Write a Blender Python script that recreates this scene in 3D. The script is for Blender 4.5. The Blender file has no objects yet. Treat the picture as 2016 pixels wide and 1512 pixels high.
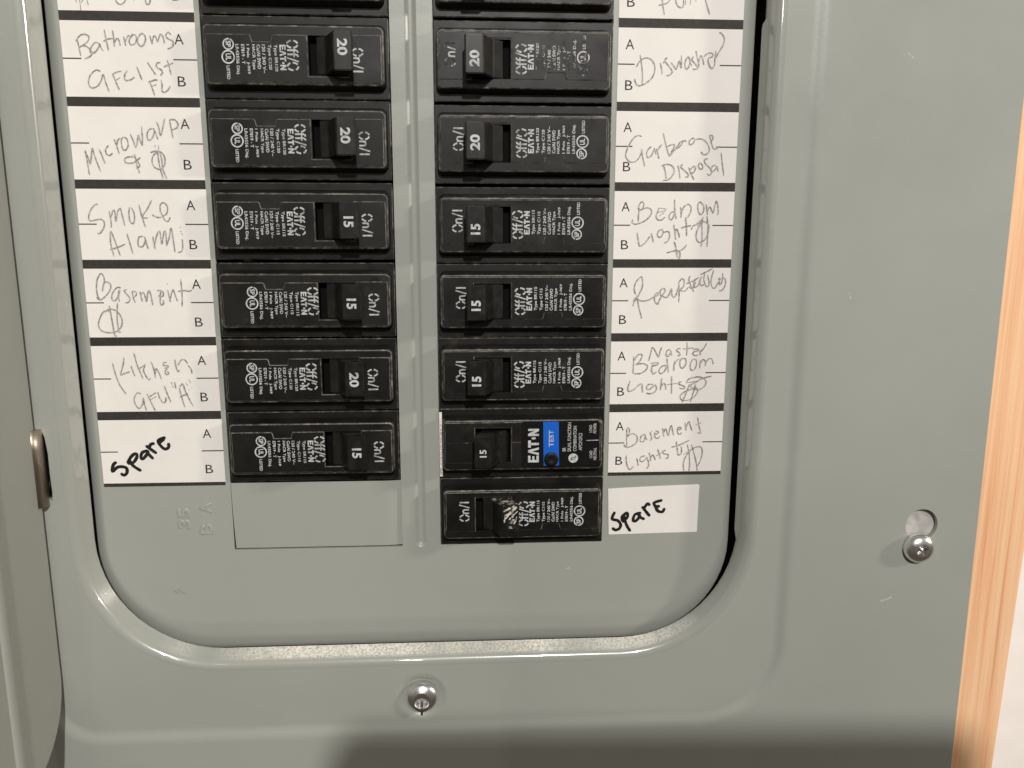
import bpy, bmesh, math, random
from mathutils import Matrix, Vector
from mathutils.geometry import tessellate_polygon
random.seed(7)

# ------------------------------------------------------------------ camera, world, lamps, exposure
# Panel coordinates are millimetres: X to the right, v downwards, d out of the panel towards the room.
def V(X, v, d=0.0):
    return Vector(((X - 108.4) * .001, -d * .001, (130.0 - v) * .001))

scene = bpy.context.scene
cam_data = bpy.data.cameras.new("camera")
cam_data.sensor_width = 36.0
cam_data.lens = 1514.0 / 2016.0 * 36.0
cam_data.clip_start = 0.01
cam_data.clip_end = 50.0
camera = bpy.data.objects.new("camera", cam_data)
scene.collection.objects.link(camera)
scene.camera = camera
CAM = V(125.96, 95.46, 261.9)
right = Vector((0.99843655, -0.05588683, 0.00106151))
up = Vector((0.00885331, 0.17686103, 0.98419601))
back = Vector((-0.05519133, -0.98264787, 0.1770793))
camera.matrix_world = Matrix(((right.x, up.x, back.x, CAM.x), (right.y, up.y, back.y, CAM.y),
                              (right.z, up.z, back.z, CAM.z), (0, 0, 0, 1)))

world = bpy.data.worlds.new("World")
scene.world = world
world.use_nodes = True
wn = world.node_tree.nodes
wl = world.node_tree.links
bg = wn["Background"]
tc = wn.new("ShaderNodeTexCoord")
sx = wn.new("ShaderNodeSeparateXYZ")
cr = wn.new("ShaderNodeValToRGB")
mr = wn.new("ShaderNodeMapRange")
mr.inputs["From Min"].default_value = -1
mr.inputs["From Max"].default_value = 1
wl.new(tc.outputs["Generated"], sx.inputs[0])
wl.new(sx.outputs["Z"], mr.inputs["Value"])
wl.new(mr.outputs[0], cr.inputs["Fac"])
wl.new(cr.outputs[0], bg.inputs["Color"])
cr.color_ramp.elements[0].position = 0.2           # floor and lower walls of the room
cr.color_ramp.elements[0].color = (0.40, 0.31, 0.23, 1)
cr.color_ramp.elements[1].position = 0.8           # pale ceiling
cr.color_ramp.elements[1].color = (1.0, 0.95, 0.87, 1)
bg.inputs["Strength"].default_value = 0.19

def disc_lamp(name, loc, aim, size, power, color):
    l = bpy.data.lights.new(name, "AREA")
    l.shape = "DISK"
    l.size = size
    l.energy = power
    l.color = color
    o = bpy.data.objects.new(name, l)
    scene.collection.objects.link(o)
    o.location = loc
    o.rotation_euler = (aim - loc).to_track_quat("-Z", "Y").to_euler()
    return o

MAIN = disc_lamp("ceiling_lamp", V(290, -800, 1500), V(126, 150, 0), 0.07, 26.3, (1.0, 0.975, 0.945))
SIDE = disc_lamp("side_lamp", V(1960, -420, 600), V(126, 130, 0), 0.13, 18.5, (1.0, 0.91, 0.80))
BACK = disc_lamp("far_lamp", V(-30, -420, 1700), V(108, 60, 0), 0.06, 1.3, (1.0, 0.94, 0.85))

vs = scene.view_settings
vs.view_transform = "Standard"
vs.look = "None"
vs.exposure = -0.07
vs.gamma = 1.0
vs.use_curve_mapping = False
scene.cycles.max_bounces = 8

# ------------------------------------------------------------------ materials
def material(name, col, rough=.5, metal=0.0, spec=.5, coat=0.0):
    m = bpy.data.materials.new(name)
    m.use_nodes = True
    b = m.node_tree.nodes["Principled BSDF"]
    b.inputs["Base Color"].default_value = (*col, 1)
    b.inputs["Roughness"].default_value = rough
    b.inputs["Metallic"].default_value = metal
    b.inputs["Specular IOR Level"].default_value = spec
    b.inputs["Coat Weight"].default_value = coat
    return m, m.node_tree.nodes, m.node_tree.links, b

def noise(n, l, scale, detail=3.0, stretch=None, rough=.55):
    g = n.new("ShaderNodeNewGeometry")
    t = n.new("ShaderNodeTexNoise")
    t.inputs["Scale"].default_value = scale
    t.inputs["Detail"].default_value = detail
    t.inputs["Roughness"].default_value = rough
    if stretch:
        mp = n.new("ShaderNodeMapping")
        mp.inputs["Scale"].default_value = stretch
        l.new(g.outputs["Position"], mp.inputs["Vector"])
        l.new(mp.outputs[0], t.inputs["Vector"])
    else:
        l.new(g.outputs["Position"], t.inputs["Vector"])
    return t

def ramp(n, l, src, stops):
    r = n.new("ShaderNodeValToRGB")
    e = r.color_ramp.elements
    while len(e) < len(stops):
        e.new(.5)
    for i, (p, c) in enumerate(stops):
        e[i].position = p
        e[i].color = (*c, 1) if len(c) == 3 else c
    l.new(src.outputs["Fac"], r.inputs["Fac"])
    return r

def bump(n, l, b, src, strength, dist):
    bp = n.new("ShaderNodeBump")
    bp.inputs["Strength"].default_value = strength
    bp.inputs["Distance"].default_value = dist
    l.new(src.outputs["Fac"], bp.inputs["Height"])
    l.new(bp.outputs["Normal"], b.inputs["Normal"])
    return bp

def enamel(name, col, rough=.34, peel=.12, var=.05, coat=0.0, wave=.35):
    m, n, l, b = material(name, col, rough, coat=coat)
    t = noise(n, l, 9.0, 4.0)
    lo = tuple(c * (1 - var) for c in col)
    hi = tuple(c * (1 + var) for c in col)
    r = ramp(n, l, t, [(.3, lo), (.7, hi)])
    l.new(r.outputs[0], b.inputs["Base Color"])
    t2 = noise(n, l, 900.0, 2.0)
    b2 = bump(n, l, b, t2, peel, .0002)
    t4 = noise(n, l, 22.0, 2.0)
    b4 = n.new("ShaderNodeBump")
    b4.inputs["Strength"].default_value = wave
    b4.inputs["Distance"].default_value = .0012
    l.new(t4.outputs["Fac"], b4.inputs["Height"])
    l.new(b4.outputs["Normal"], b2.inputs["Normal"])
    t3 = noise(n, l, 60.0, 3.0)
    r3 = ramp(n, l, t3, [(.3, (rough * .85,) * 3), (.7, (rough * 1.15,) * 3)])
    l.new(r3.outputs[0], b.inputs["Roughness"])
    return m

GREY = (.341, .355, .319)
M_GREY = enamel("grey_enamel", GREY)
M_DOOR = enamel("grey_enamel_door", GREY, rough=.45, peel=.05)

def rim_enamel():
    """The same enamel, glossier where it was rolled; along the bottom, light sparkle is painted on as pale specks."""
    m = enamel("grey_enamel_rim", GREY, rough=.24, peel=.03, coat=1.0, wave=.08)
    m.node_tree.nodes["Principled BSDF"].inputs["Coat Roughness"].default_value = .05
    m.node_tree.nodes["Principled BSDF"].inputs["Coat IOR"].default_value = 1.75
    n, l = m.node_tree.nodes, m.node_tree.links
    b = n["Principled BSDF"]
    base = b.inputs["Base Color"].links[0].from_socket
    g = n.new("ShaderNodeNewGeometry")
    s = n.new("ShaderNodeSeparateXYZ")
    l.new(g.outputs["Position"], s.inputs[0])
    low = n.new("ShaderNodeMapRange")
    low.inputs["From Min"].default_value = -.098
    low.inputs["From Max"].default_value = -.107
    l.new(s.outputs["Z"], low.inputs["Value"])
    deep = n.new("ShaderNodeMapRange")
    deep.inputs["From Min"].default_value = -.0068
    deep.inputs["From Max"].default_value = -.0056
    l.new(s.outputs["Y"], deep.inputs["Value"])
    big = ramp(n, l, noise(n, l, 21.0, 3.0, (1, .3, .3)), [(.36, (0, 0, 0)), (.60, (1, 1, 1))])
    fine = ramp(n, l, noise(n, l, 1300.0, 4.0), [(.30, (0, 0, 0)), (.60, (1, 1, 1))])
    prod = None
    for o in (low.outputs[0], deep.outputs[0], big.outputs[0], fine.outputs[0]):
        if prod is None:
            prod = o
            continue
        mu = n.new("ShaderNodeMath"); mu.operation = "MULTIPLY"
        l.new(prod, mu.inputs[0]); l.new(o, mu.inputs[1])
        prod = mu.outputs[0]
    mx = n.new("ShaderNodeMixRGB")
    mx.inputs[2].default_value = (.88, .83, .74, 1)  # lamp sparkle on the bottom flange, put into the colour
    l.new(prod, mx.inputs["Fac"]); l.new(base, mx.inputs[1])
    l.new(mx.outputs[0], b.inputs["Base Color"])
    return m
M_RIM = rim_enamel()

def black_plastic():
    m, n, l, b = material("black_plastic", (.009, .0085, .0075), .42, spec=.32)
    t = noise(n, l, 130.0, 5.0)
    r = ramp(n, l, t, [(.40, (.0055, .005, .0042)), (.62, (.0095, .0086, .0073)), (.82, (.032, .029, .025))])
    l.new(r.outputs[0], b.inputs["Base Color"])
    t2 = noise(n, l, 2600.0, 2.0)
    bump(n, l, b, t2, .25, .0001)
    t3 = noise(n, l, 90.0, 4.0)
    r3 = ramp(n, l, t3, [(.3, (.33,) * 3), (.7, (.55,) * 3)])
    l.new(r3.outputs[0], b.inputs["Roughness"])
    return m
M_BLACK = black_plastic()

def worn_edge():
    m, n, l, b = material("worn_plastic_edge", (.04, .038, .034), .42)
    t = noise(n, l, 420.0, 5.0)
    r = ramp(n, l, t, [(.36, (.015, .014, .013)), (.55, (.075, .07, .06)), (.72, (.24, .22, .19))])
    l.new(r.outputs[0], b.inputs["Base Color"])
    return m
M_WORN = worn_edge()
M_SEAM, n, l, b = material("moulded_seam_edge", (.1, .095, .085), .5)
t = noise(n, l, 500.0, 4.0)
r = ramp(n, l, t, [(.36, (.035, .033, .029)), (.6, (.17, .16, .14))])
l.new(r.outputs[0], b.inputs["Base Color"])
M_HANDLE, n, l, b = material("handle_plastic", (.008, .0078, .0072), .34, spec=.4)
t = noise(n, l, 300.0, 4.0)
r = ramp(n, l, t, [(.45, (.007, .0068, .0062)), (.75, (.022, .02, .018))])
l.new(r.outputs[0], b.inputs["Base Color"])

def scraped():
    m, n, l, b = material("scraped_handle_plastic", (.01, .01, .01), .45)
    t = noise(n, l, 520.0, 6.0, (1.0, 1.0, .5), .65)
    r = ramp(n, l, t, [(.50, (.010, .0098, .009)), (.55, (.20, .18, .15)), (.64, (.70, .66, .58))])
    l.new(r.outputs[0], b.inputs["Base Color"])
    bump(n, l, b, t, .8, .0006)
    return m
M_SCRAPED = scraped()

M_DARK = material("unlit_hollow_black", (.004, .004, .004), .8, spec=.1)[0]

def ink(name, col, col2, scale=700.0, lo=.35, hi=.6, rough=.6):
    m, n, l, b = material(name, col, rough, spec=.3)
    t = noise(n, l, scale, 3.0)
    r = ramp(n, l, t, [(lo, col2), (hi, col)])
    l.new(r.outputs[0], b.inputs["Base Color"])
    return m
M_SCRAPE_MARK = ink("pale_scrape_mark", (.66, .61, .53), (.10, .09, .08), 900.0, .38, .52)
M_PRINT = ink("white_print", (.58, .60, .60), (.38, .39, .385))
M_PRINT_THIN = ink("thin_white_print", (.52, .53, .51), (.24, .24, .23), 600.0, .30, .55)
M_PRINT_WORN = ink("rubbed_white_print", (.52, .52, .50), (.016, .015, .014), 330.0, .46, .56)
M_BAR = ink("brown_black_print", (.030, .026, .023), (.040, .035, .031))
M_TYPE = material("black_print", (.016, .015, .017), .6)[0]
M_PENCIL = ink("pencil_line", (.22, .20, .19), (.50, .465, .44), 1500.0, .38, .62, .45)
M_MARKER = ink("marker_line", (.012, .0115, .012), (.02, .019, .02), 500.0, .4, .6, .4)
M_STICKERBLACK = material("sticker_black", (.006, .006, .006), .3)[0]
M_BLUE = material("sticker_blue", (.006, .115, .56), .38)[0]

def paper(name, col):
    m, n, l, b = material(name, col, .62, spec=.3)
    t = noise(n, l, 70.0, 4.0)
    r = ramp(n, l, t, [(.3, tuple(c * .955 for c in col)), (.65, col)])
    l.new(r.outputs[0], b.inputs["Base Color"])
    t2 = noise(n, l, 130.0, 3.0)
    bump(n, l, b, t2, .10, .0006)
    return m
M_PAPER = paper("label_paper", (.84, .80, .755))

def pine():
    m, n, l, b = material("pine_wood", (.60, .36, .17), .55, spec=.3)
    g = n.new("ShaderNodeNewGeometry")
    mp = n.new("ShaderNodeMapping")
    mp.inputs["Rotation"].default_value = (0, math.radians(1.3), 0)
    mp.inputs["Scale"].default_value = (1.0, 1.0, .018)
    l.new(g.outputs["Position"], mp.inputs["Vector"])
    t = n.new("ShaderNodeTexNoise")
    t.inputs["Scale"].default_value = 270.0
    t.inputs["Detail"].default_value = 2.0
    l.new(mp.outputs[0], t.inputs["Vector"])
    r = ramp(n, l, t, [(.36, (.62, .28, .125)), (.43, (.90, .50, .275)), (.58, (.96, .62, .375)), (.70, (.90, .52, .29))])
    t2 = n.new("ShaderNodeTexNoise")
    t2.inputs["Scale"].default_value = 1600.0
    t2.inputs["Detail"].default_value = 3.0
    l.new(mp.outputs[0], t2.inputs["Vector"])
    mx = n.new("ShaderNodeMixRGB")
    mx.blend_type = "MULTIPLY"
    mx.inputs["Fac"].default_value = .5
    r2 = ramp(n, l, t2, [(.3, (.84, .78, .73)), (.6, (1, 1, 1))])
    l.new(r.outputs[0], mx.inputs[1])
    l.new(r2.outputs[0], mx.inputs[2])
    l.new(mx.outputs[0], b.inputs["Base Color"])
    bump(n, l, b, t2, .3, .0003)
    return m
M_PINE = pine()
M_WHITE, n, l, b = material("white_sheet", (.90, .87, .83), .6, spec=.3)
M_CHROME, n, l, b = material("bright_zinc", (.93, .93, .92), .27, metal=1.0)
t = noise(n, l, 500.0, 3.0)
bump(n, l, b, t, .12, .0003)
M_STEEL, n, l, b = material("hinge_steel", (.50, .42, .35), .42, metal=1.0)
t = noise(n, l, 240.0, 3.0, (1, 1, .08))
r = ramp(n, l, t, [(.3, (.30, .24, .19)), (.6, (.58, .50, .43))])
l.new(r.outputs[0], b.inputs["Base Color"])
M_PLATE, n, l, b = material("galvanised_plate", (.50, .48, .45), .5)
t = noise(n, l, 350.0, 3.0)
r = ramp(n, l, t, [(.35, (.42, .40, .38)), (.6, (.56, .53, .50))])
l.new(r.outputs[0], b.inputs["Base Color"])
M_BOX = material("box_interior", (.16, .155, .13), .7)[0]
M_GLASS = material("caster_glass", (.02, .02, .022), .12)[0]
M_CASE = material("caster_case", (.025, .025, .027), .55)[0]

# ------------------------------------------------------------------ mesh helpers (all take millimetres)
class MB:
    """Collects polygons given as (x, z, d): x right, z up, d out of the panel."""
    def __init__(self):
        self.v, self.f, self.m, self.s = [], [], [], []
    def vert(self, x, z, d):
        self.v.append((x * .001, -d * .001, z * .001))
        return len(self.v) - 1
    def face(self, ids, mat=0, smooth=False):
        self.f.append(tuple(ids)); self.m.append(mat); self.s.append(smooth)
    def poly(self, outer, holes=(), d=0.0, mat=0, smooth=False, flip=False):
        """A flat sheet facing the room, with holes."""
        loops = [[Vector((x, z, 0)) for x, z in lp] for lp in (outer, *holes)]
        ids = [self.vert(p.x, p.y, d) for lp in loops for p in lp]
        pts = [p for lp in loops for p in lp]
        for tri in tessellate_polygon(loops):
            a, b, c = (pts[i] for i in tri)
            ar = (b.x - a.x) * (c.y - a.y) - (b.y - a.y) * (c.x - a.x)
            if abs(ar) < 1e-9:
                continue
            t = tri if (ar > 0) != flip else tri[::-1]
            self.face([ids[i] for i in t], mat, smooth)
    def rings(self, loops, mats=None, smooth=True, closed=True):
        """loops: list of (points, d); joins neighbouring loops. Outer loop first if the surface steps inwards."""
        idl = [[self.vert(x, z, d) for x, z in pts] for pts, d in loops]
        for k in range(len(idl) - 1):
            a, b = idl[k], idl[k + 1]
            n = len(a)
            for i in range(n if closed else n - 1):
                j = (i + 1) % n
                self.face((a[i], a[j], b[j], b[i]), mats[k] if mats else 0, smooth)
        return idl
    def box(self, x0, x1, z0, z1, d0, d1, mat=0):
        i = [self.vert(x, z, d) for d in (d0, d1) for x, z in ((x0, z0), (x1, z0), (x1, z1), (x0, z1))]
        for q in ((3, 2, 1, 0), (4, 5, 6, 7), (0, 1, 5, 4), (1, 2, 6, 5), (2, 3, 7, 6), (3, 0, 4, 7)):
            self.face([i[k] for k in q], mat)
    def build(self, name, mats, parent=None, loc=None, recalc=False):
        me = bpy.data.meshes.new(name)
        me.from_pydata(self.v, [], self.f)
        for mt in (mats if isinstance(mats, (list, tuple)) else [mats]):
            me.materials.append(mt)
        me.polygons.foreach_set("material_index", self.m)
        me.polygons.foreach_set("use_smooth", self.s)
        if recalc:
            bm = bmesh.new(); bm.from_mesh(me)
            bmesh.ops.remove_doubles(bm, verts=bm.verts, dist=1e-7)
            bmesh.ops.recalc_face_normals(bm, faces=bm.faces)
            bm.to_mesh(me); bm.free()
        me.update()
        return link(name, me, parent, loc)

def link(name, me, parent=None, loc=None):
    o = bpy.data.objects.new(name, me)
    scene.collection.objects.link(o)
    if parent:
        o.parent = parent
    if loc is not None:
        o.location = loc
    return o

def thing(name, label, cat, loc, group=None, rot=None):
    o = bpy.data.objects.new(name, None)
    scene.collection.objects.link(o)
    o.empty_display_size = .01
    o.location = loc
    if rot:
        o.rotation_euler = rot
    tag(o, label, cat, group)
    return o

def tag(o, label, cat, group=None):
    o["label"] = label
    o["category"] = cat
    if group:
        o["group"] = group

def rr(x0, x1, z0, z1, R, n=6):
    """Rounded rectangle, counter-clockwise as seen from the room; R one radius or (bl, br, tr, tl)."""
    if not isinstance(R, (tuple, list)):
        R = (R,) * 4
    out = []
    for (cx, cz, a), r in zip(((x0, z0, 180), (x1, z0, 270), (x1, z1, 0), (x0, z1, 90)), R):
        ox = cx + (r if cx == x0 else -r)
        oz = cz + (r if cz == z0 else -r)
        for k in range(n + 1):
            t = math.radians(a + 90.0 * k / n)
            out.append((ox + r * math.cos(t), oz + r * math.sin(t)))
    return out

def circle(cx, cz, r, n=24):
    return [(cx + r * math.cos(2 * math.pi * k / n), cz + r * math.sin(2 * math.pi * k / n)) for k in range(n)]

def inset(poly, w):
    """Moves every edge of a counter-clockwise polygon inwards by w."""
    out = []
    n = len(poly)
    for i in range(n):
        (ax, az), (bx, bz), (cx, cz) = poly[i - 1], poly[i], poly[(i + 1) % n]
        l1 = math.hypot(bx - ax, bz - az); l2 = math.hypot(cx - bx, cz - bz)
        n1 = (-(bz - az) / l1, (bx - ax) / l1); n2 = (-(cz - bz) / l2, (cx - bx) / l2)
        k = 1 + n1[0] * n2[0] + n1[1] * n2[1]
        out.append((bx + (n1[0] + n2[0]) / k * w, bz + (n1[1] + n2[1]) / k * w))
    return out

def smooth_path(p, sub=4):
    if len(p) < 3:
        return p
    q = [p[0]] + list(p) + [p[-1]]
    out = []
    for i in range(1, len(q) - 2):
        a, b, c, e = q[i - 1], q[i], q[i + 1], q[i + 2]
        for k in range(sub):
            t = k / sub
            out.append(tuple(.5 * ((2 * b[j]) + (-a[j] + c[j]) * t + (2 * a[j] - 5 * b[j] + 4 * c[j] - e[j]) * t * t
                                   + (-a[j] + 3 * b[j] - 3 * c[j] + e[j]) * t ** 3) for j in (0, 1)))
    out.append(q[-2])
    return out

def ribbon(mb, pts, w, d, mat=0, taper=True, jitter=.0, rise=.0004, caps=False):
    n = len(pts)
    ids = []
    for i, (x, z) in enumerate(pts):
        a = pts[max(i - 1, 0)]; b = pts[min(i + 1, n - 1)]
        tx, tz = b[0] - a[0], b[1] - a[1]
        L = math.hypot(tx, tz) or 1.0
        ww = w * .5 * (1 + random.uniform(-jitter, jitter))
        if taper and (i == 0 or i == n - 1):
            ww *= .55
        nx, nz = -tz / L * ww, tx / L * ww
        dd = d + i * rise
        ids.append((mb.vert(x + nx, z + nz, dd), mb.vert(x - nx, z - nz, dd)))
    for i in range(n - 1):
        mb.face((ids[i][0], ids[i][1], ids[i + 1][1], ids[i + 1][0]), mat)
    if caps:
        for (x, z), k in ((pts[0], 0), (pts[-1], n - 1)):
            c = [mb.vert(px, pz, d + k * rise + .002) for px, pz in circle(x, z, w * .5, 10)]
            mb.face(c, mat)

_text = {}
def glyphs(body, bold=0.0, spacing=1.0, extrude=0.0, bevel=0.0):
    """Vertices and faces of a line of type, normalised to a unit box."""
    key = (body, bold, spacing, extrude, bevel)
    if key in _text:
        return _text[key]
    c = bpy.data.curves.new("type", "FONT")
    c.body = body
    c.size = 1.0
    c.offset = bold
    c.space_character = spacing
    c.resolution_u = 3
    c.extrude = extrude
    c.bevel_depth = bevel
    c.bevel_resolution = 1
    o = bpy.data.objects.new("type", c)
    scene.collection.objects.link(o)
    dg = bpy.context.evaluated_depsgraph_get()
    me = bpy.data.meshes.new_from_object(o.evaluated_get(dg))
    vs_ = [tuple(v.co) for v in me.vertices]
    fs_ = [tuple(p.vertices) for p in me.polygons]
    bpy.data.objects.remove(o); bpy.data.curves.remove(c); bpy.data.meshes.remove(me)
    x0 = min(v[0] for v in vs_); x1 = max(v[0] for v in vs_)
    y0 = min(v[1] for v in vs_); y1 = max(v[1] for v in vs_)
    _text[key] = ([((v[0] - x0) / (x1 - x0), (v[1] - y0) / (y1 - y0), v[2]) for v in vs_], fs_)
    return _text[key]

def type_up(mb, body, x0, x1, z0, z1, d, bold=.02, mat=0, **kw):
    """Type that reads upwards (letter tops to the left), filling the box."""
    vs_, fs_ = glyphs(body, bold, **kw)
    ids = [mb.vert(x1 + (x0 - x1) * v, z0 + (z1 - z0) * u, d) for u, v, _ in vs_]
    for f in fs_:
        mb.face([ids[i] for i in f], mat)

def type_flat(mb, body, x0, x1, z0, z1, d, bold=.02, mat=0, **kw):
    vs_, fs_ = glyphs(body, bold, **kw)
    ids = [mb.vert(x0 + (x1 - x0) * u, z0 + (z1 - z0) * v, d) for u, v, _ in vs_]
    for f in fs_:
        mb.face([ids[i] for i in f], mat)

def ring_mark(mb, cx, cz, r0, r1, d, a0=0, a1=360, n=28, mat=0):
    k = [math.radians(a0 + (a1 - a0) * i / n) for i in range(n + 1)]
    a = [mb.vert(cx + r0 * math.cos(t), cz + r0 * math.sin(t), d) for t in k]
    b = [mb.vert(cx + r1 * math.cos(t), cz + r1 * math.sin(t), d) for t in k]
    for i in range(n):
        mb.face((b[i], b[i + 1], a[i + 1], a[i]), mat)

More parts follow.
